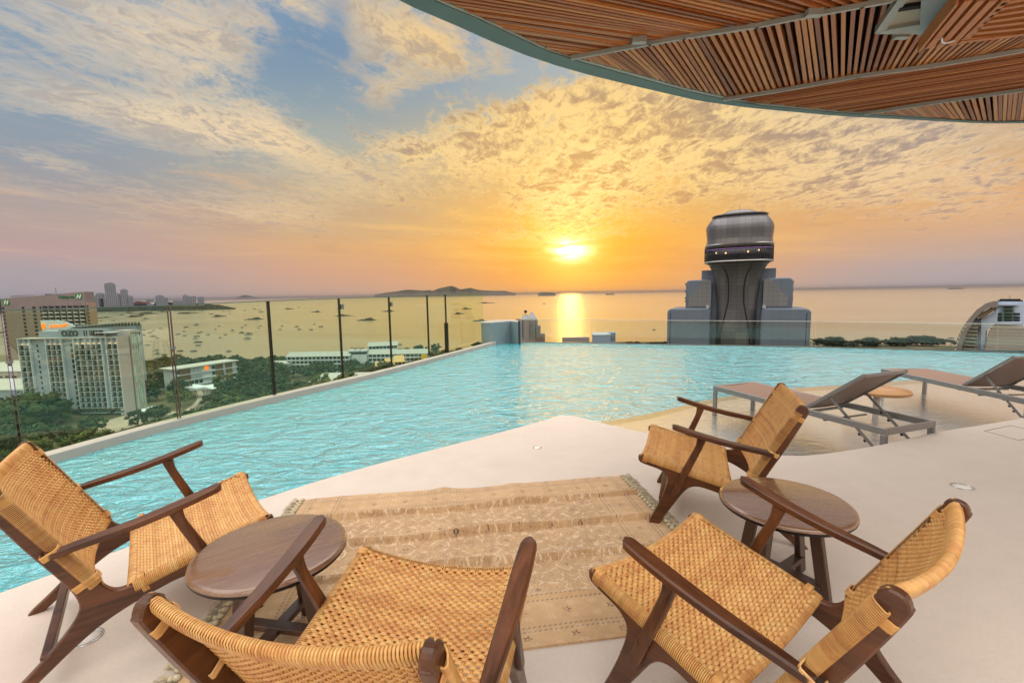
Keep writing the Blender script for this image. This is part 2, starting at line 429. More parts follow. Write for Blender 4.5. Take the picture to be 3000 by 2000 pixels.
# ================================================================== pool terrace
WL = -0.26              # water level below the deck
def deck_mat():
    mt, n, b = mat('deck_concrete'); p = wpos()
    a = noise(p, 0.55, 5, 0.6); f = noise(p, 170.0, 3, 0.7); g = noise(p, 5.0, 5, 0.65); gr = noise(p, 55.0, 4, 0.8)
    c = ramp(sat(a*0.50+g*0.40+f*0.30+gr*0.55-0.37), [(0.25, (0.52, 0.460, 0.405)), (0.5, (0.60, 0.535, 0.475)), (0.75, (0.66, 0.595, 0.535))])
    st = sstep(noise(p, 1.9, 5, 0.75), 0.66, 0.78)
    spk = sstep(noise(p, 6.0, 4, 0.8, 1.5), 0.70, 0.78)
    c = mixc(st*0.35, c, (0.40, 0.34, 0.29)); c = mixc(spk*0.45, c, (0.36, 0.26, 0.18))
    n.links.new(c, b.inputs['Base Color']); n.links.new((f*0.12+g*0.15+0.48).k, b.inputs['Roughness']); b.inputs['Specular IOR Level'].default_value = 0.35
    bump(f*0.7+g*0.6, 0.16, 0.003, b); return mt
M_deck = deck_mat()
def terrazzo():
    mt, n, b = mat('speckled_coping'); p = wpos()
    v = n.nodes.new('ShaderNodeTexVoronoi'); v.inputs['Scale'].default_value = 55; n.links.new(p, v.inputs['Vector'])
    chip = sstep(X(v.outputs['Distance']), 0.16, 0.10)*sstep(noise(p, 30.0, 2), 0.50, 0.56)
    c = mixc(noise(p, 3.0, 4), (0.40, 0.375, 0.34), (0.50, 0.475, 0.44)); c = mixc(chip, c, (0.16, 0.14, 0.12))
    n.links.new(c, b.inputs['Base Color']); b.inputs['Roughness'].default_value = 0.5
    bump(noise(p, 90.0, 3), 0.2, 0.003, b); return mt
M_terr = terrazzo()
def tile_mat(name, c0, c1, s=6.0):
    mt, n, b = mat(name); p = wpos()
    n.links.new(mixc(noise(p, 1.4, 4), c0, c1), b.inputs['Base Color']); b.inputs['Roughness'].default_value = 0.5
    return mt
M_tile = tile_mat('turquoise_pool_plaster', (0.02, 0.50, 0.60), (0.05, 0.62, 0.70))
M_shelf = tile_mat('pale_shelf_plaster', (0.82, 0.78, 0.74), (0.88, 0.84, 0.80))
def water_mat(shallow):
    mt, n, b = mat('shallow_water_surface' if shallow else 'pool_water_surface'); n.nodes.remove(b); o = n.nodes['Material Output']; p = wpos()
    sp = n.nodes.new('ShaderNodeSeparateXYZ'); n.links.new(p, sp.inputs[0]); x, y = X(sp.outputs[0]), X(sp.outputs[1])
    # ripples run across the pool; calm over the shallow shelf
    r1 = noise(xyz(x*0.9+y*0.25, y*1.5-x*0.3, 0.0), 2.5, 4, 0.55, 1.2)
    r2 = noise(xyz(x*0.8-y*0.35, y*1.7+x*0.4, 3.0), 8.5, 4, 0.6, 0.8)
    r3 = noise(xyz(x, y*1.4, 6.0), 26.0, 3, 0.6, 0.4)
    h = (r1*1.25+r2*0.26+r3*0.035) if not shallow else (r2*0.9+r3*0.35)
    bn = n.nodes.new('ShaderNodeBump'); bn.inputs['Strength'].default_value = 1.0; bn.inputs['Distance'].default_value = 0.006 if shallow else 0.10
    n.links.new(h.k, bn.inputs['Height'])
    fr = schlick(n, 0.02 if not shallow else 0.20, 1.75 if not shallow else 1.15, bn.outputs[0])
    gl = n.nodes.new('ShaderNodeBsdfGlossy'); gl.inputs['Roughness'].default_value = 0.04; gl.inputs['Color'].default_value = (1, 1, 1, 1)
    n.links.new(bn.outputs[0], gl.inputs['Normal'])
    tp = n.nodes.new('ShaderNodeBsdfTransparent'); tp.inputs['Color'].default_value = (0.93, 0.99, 0.99, 1)
    mx = n.nodes.new('ShaderNodeMixShader'); n.links.new(fr.k, mx.inputs[0]); n.links.new(gl.outputs[0], mx.inputs[2])
    # a little light scattered back by the water body itself, in the deep part only
    df = n.nodes.new('ShaderNodeBsdfDiffuse'); df.inputs['Color'].default_value = (0.0, 0.50, 0.60, 1); n.links.new(bn.outputs[0], df.inputs['Normal'])
    if shallow: n.links.new(tp.outputs[0], mx.inputs[1])
    else:
        m2 = n.nodes.new('ShaderNodeMixShader'); m2.inputs[0].default_value = 0.80
        n.links.new(tp.outputs[0], m2.inputs[1]); n.links.new(df.outputs[0], m2.inputs[2]); n.links.new(m2.outputs[0], mx.inputs[1])
    n.links.new(mx.outputs[0], o.inputs[0]); return mt
M_water = water_mat(False); M_shal = water_mat(True)

def ridge(w0, w1): return w0
# deck slab
edge = [(-9.0, -6.0), (-5.2, -1.1), (-2.68, 2.21), (-2.48, 2.48), (-1.86, 3.30), (-1.28, 3.89), (-0.30, 4.68), (0.35, 5.24), (0.52, 5.40), (0.63, 5.45), (0.76, 5.41),
        (1.09, 5.03), (1.47, 4.66), (1.96, 4.31), (2.25, 4.07), (2.50, 3.97), (2.86, 4.01), (3.62, 4.25), (4.37, 4.56), (5.8, 5.02), (9.0, 6.1), (16.0, 8.2)]
ed = edge[:2]+[tuple(p)[:2] for p in smooth_poly([(a, b, 0) for a, b in edge[2:]], 5)]
mb = MB(); poly = [(x, y, 0) for x, y in ed]+[(16, -6.0, 0)]
bot = [(x, y, -1.7) for x, y, _ in poly]; n0 = len(poly)
ins = poly
mb.add(poly+bot, [tuple(range(n0-1, -1, -1))]+[(i, (i+1) % n0, n0+(i+1) % n0, n0+i) for i in range(n0)])
tag(mb.build('pool_deck', M_deck, normals=True), kind='structure')
# pool basin (turquoise floor and the pale sun shelf)
mb = MB(); fl_ = [(p.x, p.y, -1.72) for p in smooth_poly([(a, b, 0) for a, b in [(-8.6, -6.0), (-6.4, 0.2), (-5.45, 3.3), (-5.14, 4.38), (-5.02, 4.85), (-4.65, 6.08), (-3.98, 7.60), (-2.94, 9.75), (-1.88, 12.35), (-0.69, 15.40), (-0.2, 16.75)]], 5)]
mb.prism(fl_+[(0.16, 16.7, -1.72), (2.41, 15.8, -1.72), (5.21, 14.9, -1.72), (9.03, 13.7, -1.72), (12.02, 12.3, -1.72), (17, 9.3, -1.72), (24, 4, -1.72), (24, -6, -1.72)], (0, 0, -0.08))
tag(mb.build('pool_floor', M_tile), kind='structure')
shelf = [(0.20, 5.0), (0.75, 5.75), (1.16, 6.01), (2.04, 6.45), (3.29, 7.27), (4.81, 7.90), (6.12, 8.15), (7.67, 8.48), (9.89, 8.75), (14, 9.0), (24, 9.2)]
sh = [tuple(p)[:2] for p in smooth_poly([(a, b, 0) for a, b in shelf], 5)]+[(24, 3.0), (0.2, 3.0)]
mb = MB(); P = [(x, y, WL-0.07) for x, y in sh]
mb.prism(P, (0, 0, -1.2)); tag(mb.build('pool_shelf', M_shelf, normals=True), kind='structure')
# raised coping along the left side
cin = [(-8.6, -6.0), (-6.4, 0.2), (-5.45, 3.3), (-5.14, 4.38), (-5.02, 4.85), (-4.65, 6.08), (-3.98, 7.60), (-2.94, 9.75), (-1.88, 12.35), (-0.69, 15.40), (-0.2, 16.75)]
ci = [Vector((p.x, p.y, 0)) for p in smooth_poly([(a, b, 0) for a, b in cin], 5)]
CT = -0.15
def offset(P, d):
    o = []
    for i, p in enumerate(P):
        t = (P[min(i+1, len(P)-1)]-P[max(i-1, 0)]).normalized(); o.append(p+Vector((-t.y, t.x, 0))*d)
    return o
ou = offset(ci, 0.16)
mb = MB()
prof = [(0.0, -1.7), (0.0, CT-0.012), (0.012, CT), (0.148, CT), (0.16, CT-0.012), (0.16, -1.7)]
rings = [[(p+Vector((0, 0, z))) for p in offset(ci, d)] for d, z in prof]
vs = [v for r_ in rings for v in r_]; N = len(ci)
fs = [(k*N+i, k*N+i+1, (k+1)*N+i+1, (k+1)*N+i) for k in range(len(prof)-1) for i in range(N-1)]
mb.add(vs, fs); o = mb.build('pool_coping', M_terr, normals=True)
tag(o, 'long raised speckled concrete curb between the pool and the tall glass panels', 'pool curb')
# turquoise wall lining just proud of the coping below the water
mb = MB(); a = offset(ci, -0.004)
mb.add([(p.x, p.y, -1.71) for p in a]+[(p.x, p.y, WL-0.012) for p in a], [(i, i+1, N+i+1, N+i) for i in range(N-1)])
tag(mb.build('pool_wall', M_tile), kind='structure')
# infinity edge
inf = [(0.16, 16.62), (0.30, 16.31), (2.41, 15.75), (5.21, 14.81), (9.03, 13.60), (12.02, 12.23), (13.22, 11.59), (17.0, 9.2), (24, 4.0)]
ii = [Vector((p.x, p.y, 0)) for p in smooth_poly([(a, b, 0) for a, b in inf], 4)]
def wall_along(P, d0, d1, z0, z1):
    A, B = offset(P, d0), offset(P, d1); n = len(P)
    vs = [(p.x, p.y, z0) for p in A]+[(p.x, p.y, z1) for p in A]+[(p.x, p.y, z1) for p in B]+[(p.x, p.y, z0) for p in B]
    fs = [(k*n+i, k*n+i+1, ((k+1) % 4)*n+i+1, ((k+1) % 4)*n+i) for k in range(4) for i in range(n-1)]
    fs += [(0, n, 2*n, 3*n), (n-1, 4*n-1, 3*n-1, 2*n-1)]
    m_ = MB(); m_.add(vs, fs); return m_
M_dark_edge = simple('dark_edge_tile', (0.05, 0.06, 0.06), 0.35)
tag(wall_along(ii, 0.0, 0.16, WL-0.5, WL+0.012).build('pool_edge_wall', M_dark_edge, normals=True), kind='structure')
# water sheet
mb = MB(); P = [(p.x, p.y, WL) for p in ci]+[(-0.2, 16.9, WL), (0.1, 16.7, WL)]+[(p.x, p.y, WL) for p in offset(ii, 0.0)]+[(x, y, WL) for x, y in sh[:-2]][::-1]+[(0.2, 3.0, WL), (0, -2, WL), (-4.6, -6, WL)]
def sheet(name, P, m_):
    mb = MB(); mb.add(P, [tuple(range(len(P)))]); o = mb.build(name, m_)
    b = bmesh.new(); b.from_mesh(o.data); bmesh.ops.triangulate(b, faces=b.faces); bmesh.ops.recalc_face_normals(b, faces=b.faces)
    if sum(f.normal.z for f in b.faces) < 0: bmesh.ops.reverse_faces(b, faces=b.faces)
    b.to_mesh(o.data); b.free(); tag(o, kind='structure')
sheet('pool_water', P, M_water)
sheet('shallow_water', [(x, y, WL) for x, y in sh], M_shal)
# end wall block at the far corner
M_panel = simple('pale_grey_panel', (0.20, 0.27, 0.30), 0.45, var=0.04, scale=2)
M_black = simple('black_joint', (0.02, 0.02, 0.022), 0.4)
root = empty('end_wall', (-0.4, 16.0, -0.15))
tag(root, 'pale grey panelled wall block at the far left corner of the pool', 'wall')
mb = MB()
pl = [(-1.02, 15.62), (-0.70, 15.60), (-0.04, 16.30), (0.22, 15.75), (0.34, 15.92), (0.05, 17.2), (-0.62, 17.3), (-1.1, 16.3)]
mb.prism([(x+0.4, y-16.0, -1.0) for x, y in pl], (0, 0, 1.0+0.15+0.50)); mb.build('panel_body', M_panel, root, normals=True)
mb = MB(); mb.prism([(x*1.015+0.4, (y-16)*1.02, 0.652) for x, y in pl], (0, 0, 0.02)); mb.build('cap', simple('cap_metal', (0.34, 0.40, 0.42), 0.3, var=0.03), root, normals=True)
mb = MB(); mb.box(0.625, 0.70, -0.27, -0.17, -1.0, 0.70); mb.build('corner_post', M_black, root)

# tall glass fence on the left
def glass_mat(name, tint, ior=1.45, k=1.0, rough=0.0):
    mt, n, b = mat(name); n.nodes.remove(b); o = n.nodes['Material Output']
    fr = schlick(n, 0.05, 4.5)*0.9
    gl = n.nodes.new('ShaderNodeBsdfGlossy'); gl.inputs['Roughness'].default_value = rough; gl.inputs['Color'].default_value = (0.9, 1, 0.85, 1)
    tp = n.nodes.new('ShaderNodeBsdfTransparent'); tp.inputs['Color'].default_value = (*tint, 1)
    mx = n.nodes.new('ShaderNodeMixShader'); n.links.new((fr*k).k, mx.inputs[0])
    n.links.new(tp.outputs[0], mx.inputs[1]); n.links.new(gl.outputs[0], mx.inputs[2]); n.links.new(mx.outputs[0], o.inputs[0]); return mt
M_glass = glass_mat('tinted_fence_glass', (0.935, 0.992, 0.84))
M_gedge = simple('glass_edge', (0.10, 0.16, 0.13), 0.2, var=0.02)
M_bronze = simple('dark_metal_post', (0.05, 0.045, 0.04), 0.3, metal=0.6); M_bronze2 = simple('light_bronze_post', (0.22, 0.17, 0.12), 0.25, metal=0.8)  # nearest posts: gold reflection put into a lighter bronze
M_steel = simple('steel_clip', (0.25, 0.28, 0.28), 0.3, metal=0.8)
posts = [((2, 910), (61, 1310)), ((494, 895), (530, 1227)), ((796, 882), (811, 1157)), ((996, 874), (1011, 1105)), ((1144, 870), (1153, 1069)), ((1255, 865), (1262, 1041)), ((1308, 862), (1314, 1028))]
pts = [at(*b_, CT) for t_, b_ in posts]
tops = []
for (t_, b_), g in zip(posts, pts):
    d = ray(*t_); q = math.hypot(g.x, g.y)/math.hypot(d.x, d.y); tops.append(EYE+d.z*q)
first = pts[0]+(pts[0]-pts[1])*1.3; pts = [first]+pts; tops = [tops[0]-0.01]+tops
endp = Vector((-0.93, 15.66, CT)); pts.append(endp); tops.append(tops[-1]+0.02)
words = ['lowest and nearest panel, cut off by the left edge', 'panel in front of the grey hotel with balconies', 'panel in front of the low white building with the orange disc', 'panel in front of the trees and the long resort wing',
         'panel in front of the resort hub with the roof lettering', 'panel in front of the yellow gabled roofs', 'narrow panel before the thick last post', 'last panel, running into the grey end wall']
for i in range(len(pts)-1):
    a, b2 = pts[i].copy(), pts[i+1].copy(); d = (b2-a); d.z = 0; L = d.length; d.normalize()
    nrm = Vector((-d.y, d.x, 0)); g = 0.022 if i < 3 else 0.012
    a1 = a+d*g+nrm*0.05; b1 = b2-d*g+nrm*0.05
    mb = MB()
    def quad(p, q, z0, zt0, zt1, th):
        return mb.prism([(p.x, p.y, z0), (q.x, q.y, z0), (q.x, q.y, zt1), (p.x, p.y, zt0)], nrm*th)
    quad(a1, b1, CT-0.3, tops[i], tops[i+1], 0.016)
    o = mb.build('glass_panel', M_glass, normals=True); tag(o, 'tall yellow-green glass sheet: '+words[i], 'glass panel', 'tall glass panels along the left side of the pool')
    e = MB(); e.bar(a1+nrm*0.008+Vector((0, 0, tops[i]-CT+0.002)), b1+nrm*0.008+Vector((0, 0, tops[i+1]-CT+0.002)), 0.018, 0.012); e.build('top_edge', M_gedge, o)
pw = ['nearest post, by the grey hotel', 'post over the low white building', 'post over the dark trees', 'post left of the resort hub', 'post right of the resort hub', 'thin post before the last one', 'last post, with a thick lower sleeve']
for i in range(1, len(pts)-1):
    p = pts[i]; d = (pts[i+1]-pts[i-1]); d.z = 0; d.normalize(); M = Matrix.Translation((p.x, p.y, 0)) @ Matrix.Rotation(math.atan2(d.y, d.x), 4, 'Z')
    root = empty('fence_post', (p.x, p.y, CT)); root.rotation_euler.z = math.atan2(d.y, d.x)
    tag(root, 'slim dark metal fence post between glass panels: '+pw[i-1], 'fence post', 'posts of the tall glass fence')
    mb = MB(); h = tops[i]-CT
    if i <= 3:
        mb.box(-0.019, -0.013, 0.035, 0.07, 0, h); mb.box(0.011, 0.019, 0.035, 0.07, 0, h); mb.box(-0.013, 0.011, 0.035, 0.07, h*0.6, h*0.6+0.03)
    else: mb.box(-0.010, 0.010, 0.03, 0.075, 0, h)
    mb.build('post_shaft', M_bronze2 if i <= 2 else M_bronze, root)
    if i in (4, 5): mb = MB(); mb.box(0.02, 0.10, 0.02, 0.05, h-0.22, h-0.12); mb.build('clip', M_steel, root)
    if i in (1, 2): mb = MB(); mb.box(-0.03, 0.03, 0.025, 0.034, h*0.62, h*0.62+0.03); mb.build('clip', M_steel, root)
    if i == 7: mb = MB(); mb.box(-0.03, 0.03, 0.0, 0.10, -0.2, h*0.5); mb.build('sleeve', M_bronze, root)
# low glass screen beyond the infinity edge
M_glass2 = glass_mat('clear_screen_glass', (0.93, 0.95, 0.93), 1.45, 0.9)
M_gtop = simple('bright_glass_edge', (0.72, 0.74, 0.70), 0.15, var=0.02)
gl = offset(ii, 1.05)
gl[0] = Vector((0.42, 17.2, 0))
segs = [(0.30, 17.25), (2.9, 16.85), (9.8, 14.55), (13.6, 12.6), (19, 9.3)]
tz = [at(1524, 935, 0), 0]
wl = ['left panel, over the sunlit water', 'middle panel, in front of the round-headed tower', 'right panel, over the dark tree line', 'rightmost panel, in front of the arched building']
zt = []
for px, py, seg in ((1524, 936, 0), (1850, 937, 1), (2400, 942, 2), (2800, 946, 3), (3000, 948, 4)):
    X0, Y0 = segs[seg]; d = ray(px, py); zt.append(EYE+d.z*math.hypot(X0, Y0)/math.hypot(d.x, d.y))
for i in range(4):
    a, b2 = Vector((*segs[i], 0)), Vector((*segs[i+1], 0)); d = (b2-a).normalized(); nrm = Vector((-d.y, d.x, 0)); a = a+d*0.01; b2 = b2-d*0.01
    mb = MB(); mb.prism([(a.x, a.y, -1.3), (b2.x, b2.y, -1.3), (b2.x, b2.y, zt[i+1]), (a.x, a.y, zt[i])], nrm*0.018)
    o = mb.build('low_glass_screen', M_glass2, normals=True); tag(o, 'clear glass screen beyond the far pool edge: '+wl[i], 'glass panel', 'low clear glass screens beyond the far pool edge')
    e = MB(); e.bar(a+nrm*0.009+Vector((0, 0, zt[i]+0.007)), b2+nrm*0.009+Vector((0, 0, zt[i+1]+0.007)), 0.022, 0.012); e.build('top_edge', M_gtop, o)

# small things set in the deck
M_white = simple('white_plastic', (0.80, 0.79, 0.76), 0.35, var=0.03)
M_chrome = simple('brushed_ring', (0.55, 0.55, 0.54), 0.25, metal=0.8, var=0.05)
for (px, py), r_, lb in (((1574, 1311), 0.035, 'small round pale floor light set in the deck behind the rug'), ((2819, 1425), 0.055, 'round pale floor light set in the deck at the right, near the padded lounger'),
                          ((252, 1868), 0.05, 'round metal floor light in the deck under the left rattan chair')):
    if 'padded' in lb: lb = 'round pale floor light set in the deck right of the far round table'
    p = at(px, py, 0); root = empty('floor_light', (p.x, p.y, 0)); tag(root, lb, 'floor light', 'round lights set in the deck')
    mb = MB(); mb.lathe([(r_*1.25, 0.0), (r_*1.25, 0.003), (r_*1.02, 0.004), (r_*1.0, 0.0015)], 28); mb.build('ring', M_chrome, root)
    mb = MB(); mb.lathe([(0.0, 0.0028), (r_, 0.0028), (r_, 0.0)], 28); mb.build('lens', M_white, root)
# access cover joint in the deck, far right
mb = MB(); q = [at(2884, 1262, 0), at(2963, 1246, 0), at(3060, 1270, 0), at(2985, 1290, 0)]
for i in range(4): mb.bar(q[i]+Vector((0, 0, 0.001)), q[(i+1) % 4]+Vector((0, 0, 0.001)), 0.006, 0.003)
tag(mb.build('deck_access_cover', simple('cover_joint', (0.22, 0.20, 0.18), 0.7)), 'thin dark outline of a square access cover in the deck beside the shallow water', 'cover')

# ------------------------------------------------------------------ rug
def rug_mat():
    mt, n, b = mat('patterned_rug'); tcn = coords('UV'); sp = n.nodes.new('ShaderNodeSeparateXYZ'); n.links.new(tcn, sp.inputs[0])
    u, v = X(sp.outputs[0]), X(sp.outputs[1])     # metres along the rug: u 0..2.42, v 0..1.62
    uv = xyz(u, v, 0.0)
    weave = noise(xyz(u*1.0, v*3.0, 0.0), 130.0, 2, 0.7); fade = noise(uv, 2.4, 5, 0.7)
    c = ramp(sat(fade*0.8+weave*0.35-0.08), [(0.25, (0.39, 0.245, 0.128)), (0.55, (0.56, 0.375, 0.205)), (0.8, (0.67, 0.485, 0.285))])
    def cell(sx, sy, ox=0.0, oy=0.0):
        f = lambda t: X._m('FRACT', t)
        return f(u*sx+ox)-0.5, f(v*sy+oy)-0.5
    def ring(cu_, cv_, rad, w):
        r_ = X._m('SQRT', cu_*cu_+cv_*cv_); return sstep(X._m('ABSOLUTE', r_-rad), w, w*0.4)
    def flower(cu_, cv_, rad, n_=5):
        r_ = X._m('SQRT', cu_*cu_+cv_*cv_); a = X._m('ARCTAN2', cv_, cu_); pet = X._m('COSINE', a*float(n_))*0.28+0.72
        return sstep(r_/(pet*rad), 1.05, 0.85)*sstep(r_, rad*0.18, rad*0.26)
    cu_, cv_ = cell(5.0, 5.0); du, dv = cell(5.0, 5.0, 0.5, 0.5); eu, ev = cell(10.0, 10.0, 0.25, 0.1)
    brk = noise(uv, 21.0, 3, 0.7)
    diam = sstep(X._m('ABSOLUTE', X._m('ABSOLUTE', cu_)+X._m('ABSOLUTE', cv_)-0.30), 0.035, 0.012)
    cream = X._m('MAXIMUM', X._m('MAXIMUM', ring(du, dv, 0.28, 0.035), diam), X._m('MAXIMUM', flower(eu, ev, 0.22, 6), sstep(X._m('ABSOLUTE', X._m('SINE', u*31.0+X._m('SINE', v*23.0)*1.6)-0.0), 0.10, 0.03)*sstep(noise(uv, 9.0, 2), 0.48, 0.56)))
    darkp = X._m('MAXIMUM', flower(du, dv, 0.11, 4), flower(cu_, cv_, 0.10, 4))
    sq = noise(uv, 34.0, 4, 0.75, 2.5)
    scroll = sstep(X._m('ABSOLUTE', sq-0.5), 0.028, 0.010)
    inner = sstep(u, 0.30, 0.31)*sstep(u, 2.12, 2.11)*sstep(v, 0.27, 0.28)*sstep(v, 1.35, 1.34)
    c = mixc(cream*inner*sstep(brk, 0.42, 0.54)*0.6, c, (0.76, 0.64, 0.48))
    c = mixc(scroll*(inner*0.75+0.2)*sstep(brk, 0.62, 0.48), c, (0.20, 0.12, 0.07))
    c = mixc(darkp*inner*sstep(brk, 0.46, 0.58)*0.9, c, (0.10, 0.08, 0.07))
    # border lines and border flowers
    dash = sstep(X._m('SINE', (u+v)*260.0), -0.3, 0.4)
    bd = None
    for q in (0.05, 0.075, 0.245, 0.27):
        for t, lim in ((u, 2.42), (v, 1.62)):
            for pos_ in (q, lim-q):
                l_ = sstep(X._m('ABSOLUTE', t-pos_), 0.006, 0.003); bd = l_ if bd is None else X._m('MAXIMUM', bd, l_)
    c = mixc(bd*dash*(1.0-inner)*0.8, c, (0.15, 0.12, 0.10))
    fu, fv = cell(4.6, 6.2, 0.1, 0.5); border = (1.0-inner)
    c = mixc(flower(fu, fv*0.8, 0.11, 5)*border*0.75*sstep(brk, 0.42, 0.56), c, (0.08, 0.06, 0.055))
    gu, gv = cell(9.2, 12.4, 0.45, 0.0); c = mixc(flower(gu, gv, 0.25, 6)*border*0.28, c, (0.70, 0.56, 0.40))
    n.links.new(c, b.inputs['Base Color']); b.inputs['Roughness'].default_value = 0.95; b.inputs['Specular IOR Level'].default_value = 0.1
    b.inputs['Sheen Weight'].default_value = 0.3
    bump(weave*1.0+brk*0.8, 0.5, 0.004, b); return mt
M_rug = rug_mat(); M_yarn = simple('cream_yarn', (0.52, 0.46, 0.32), 0.9, var=0.25, scale=60)
RW, RH = 2.44, 1.66
rug = empty('patterned_rug', (-1.555, 3.225, 0)); ra = math.atan2(0.34, 2.42); rug.rotation_euler.z = ra
tag(rug, 'faded tan oriental rug with raised fold creases and tassels lying on the deck', 'rug')
NU, NV = 150, 190; vs = []; uvs = []
folds = [(0.345, 0.046, 0.024), (0.70, 0.050, 0.025), (1.045, 0.048, 0.024), (1.36, 0.020, 0.016)]
for j in range(NV+1):
    v = j/NV*RH
    for i in range(NU+1):
        u = i/NU*RW; z = 0.007
        for k, (f, hh, w) in enumerate(folds):
            ff = f+0.012*math.sin(u*2.1+k)+0.006*math.sin(u*7+k*2)
            q = (v-ff)/w; z += hh*math.exp(-q*q)*(0.85+0.15*math.sin(u*5+k)) if False else hh*math.exp(-(q*0.5)**2)*(0.85+0.15*math.sin(u*5+k)) if q < 0 else hh*math.exp(-(q*4.0)**2)*(0.85+0.15*math.sin(u*5+k))
        for cu0, cw, ch in ((1.02, 0.05, 0.012), (1.55, 0.06, 0.010)):
            z += ch*math.exp(-((u-cu0-0.1*v)/cw)**2)*math.exp(-(v/0.42)**2)
        z += 0.002*math.sin(u*9+v*4)+0.002*math.sin(v*17+u*3)
        ex = 0.012*math.sin(u*4.0)*(1 if j == 0 else 0)
        vs.append((u, -v+ex+0.02*math.exp(-((u-1.02)/0.12)**2)*max(0, 1-v*6), z)); uvs.append((u, v))
fs = [(j*(NU+1)+i, (j+1)*(NU+1)+i, (j+1)*(NU+1)+i+1, j*(NU+1)+i+1) for j in range(NV) for i in range(NU)]
mb = MB(); mb.add(vs, fs, 0, True)
# hem skirt so the rug has thickness
per = [i for i in range(NU+1)]+[j*(NU+1)+NU for j in range(1, NV+1)]+[NV*(NU+1)+i for i in range(NU-1, -1, -1)]+[j*(NU+1) for j in range(NV-1, 0, -1)]
mb.add([vs[k] for k in per]+[(vs[k][0], vs[k][1], 0.0) for k in per], [(i, (i+1) % len(per), len(per)+(i+1) % len(per), len(per)+i) for i in range(len(per))])
me = mb.mesh('woven_field', M_rug); uvl = me.uv_layers.new(name='UVMap')
alluv = uvs+[uvs[k] for k in per]*2
for lp in me.loops: uvl.data[lp.index].uv = alluv[lp.vertex_index]
link('woven_field', me, rug)
for side, x0 in (('l', 0.0), ('r', RW)):
    mb = MB(); r2 = random.Random(5); n_t = 38
    for k in range(n_t):
        y = -(k+0.5)/n_t*RH; sg = -1 if side == 'l' else 1
        mb.lathe([(0.0, 0.026), (0.011, 0.022), (0.017, 0.013), (0.013, 0.004), (0.0, 0.0)], 8, Matrix.Translation((x0+sg*0.012, y, 0.002)))
        mb.lathe([(0.0, 0.020), (0.010, 0.016), (0.014, 0.010), (0.010, 0.003), (0.0, 0.0)], 8, Matrix.Translation((x0+sg*0.034, y+r2.uniform(-.004, .004), 0.001)))
        for q in range(9):
            a = r2.uniform(-0.75, 0.75); L = r2.uniform(0.045, 0.07); h = r2.uniform(0.004, 0.018)
            p0 = Vector((x0+sg*0.036, y, 0.010)); p2 = p0+Vector((sg*L*math.cos(a), L*math.sin(a), -0.006+h*0.3)); pm = (p0+p2)/2+Vector((0, r2.uniform(-.006, .006), h))
            mb.tube([p0, pm, p2], [0.0024, 0.0022, 0.0014], 4, tint=r2.random())
    mb.build('fringe', M_yarn, rug)
# ================================================================== slatted timber canopy
ZR = 3.30
M_fascia = simple('sage_painted_beam', (0.13, 0.17, 0.15), 0.45, var=0.05, scale=3)
M_rib = simple('pale_metal_rib', (0.38, 0.38, 0.34), 0.45, var=0.05, scale=3)
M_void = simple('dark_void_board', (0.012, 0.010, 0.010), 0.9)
M_slat = wood('canopy_slat_wood', (0.28, 0.105, 0.040), (0.56, 0.25, 0.105), 'y', 1.0, 0.5)
M_cream = simple('cream_board', (0.42, 0.38, 0.28), 0.6, var=0.08)
M_bluew = simple('weathered_blue_board', (0.36, 0.42, 0.46), 0.6, var=0.12, scale=5)
canopy = empty('canopy_roof', (2.0, 4.0, ZR)); tag(canopy, 'curved canopy with fanned timber slats and sage green edge beam over the terrace', 'canopy roof')
CO = Vector((2.0, 4.0, ZR))
def rp(px, py, z=ZR): return at(px, py, z)-CO
outer_px = [(1154, 0), (1280, 50), (1400, 105), (1500, 148), (1606, 186), (1740, 224), (1899, 262), (2051, 297), (2200, 317), (2462, 341), (2680, 352), (2880, 362.6), (3000, 361.5)]
dark_px = [(1262, 0), (1357, 37), (1469, 89), (1628, 163), (1673, 175), (1899, 238), (2000, 266), (2127, 293), (2200, 307.5), (2462, 332.5), (2700, 346), (2860, 357), (3000, 358.5)]
strip_px = [(1287, 0), (1357, 29), (1469, 80), (1628, 155), (1673, 167), (1899, 228), (2000, 258), (2127, 286), (2200, 302), (2462, 328), (2700, 342), (2846, 354), (3000, 355)]
def ext(P): # continue the roof edge outside the frame
    a = P[0]; b = P[-1]
    return [Vector((-4.9, -6.6, a.z)), Vector((-4.3, -3.6, a.z)), Vector((a.x-0.62, a.y-0.75, a.z))]+P+[Vector((b.x+2.0, b.y-0.25, b.z)), Vector((b.x+5, b.y-1.6, b.z))]
O = ext([rp(*p) for p in outer_px]); D = ext([rp(*p) for p in dark_px]); S = [rp(*p, ZR+0.012) for p in strip_px]
for k in (0, 1, 2): D[k] = O[k]+Vector((0.26, -0.05, 0))
D[-1] = O[-1]+Vector((0, -0.14, 0)); D[-2] = O[-2]+Vector((0, -0.14, 0))
def resample(P, n):
    P = [Vector(p) for p in P]; L = [0]
    for a, b in zip(P, P[1:]): L.append(L[-1]+(b-a).length)
    o = []
    for k in range(n):
        t = L[-1]*k/(n-1); i = 0
        while i < len(P)-2 and L[i+1] < t: i += 1
        f = (t-L[i])/max(1e-9, L[i+1]-L[i]); o.append(P[i].lerp(P[i+1], f))
    return o
O2, D2 = resample(O, 60), resample(D, 60)
mb = MB(); n = 60
vs = [tuple(p) for p in O2]+[tuple(p) for p in D2]+[(p.x, p.y, 0.42) for p in O2]
vs += [(p.x, p.y, 0.05) for p in D2]
fs = [(i, i+1, n+i+1, n+i) for i in range(n-1)]+[(i, 2*n+i, 2*n+i+1, i+1) for i in range(n-1)]+[(n+i, n+i+1, 3*n+i+1, 3*n+i) for i in range(n-1)]
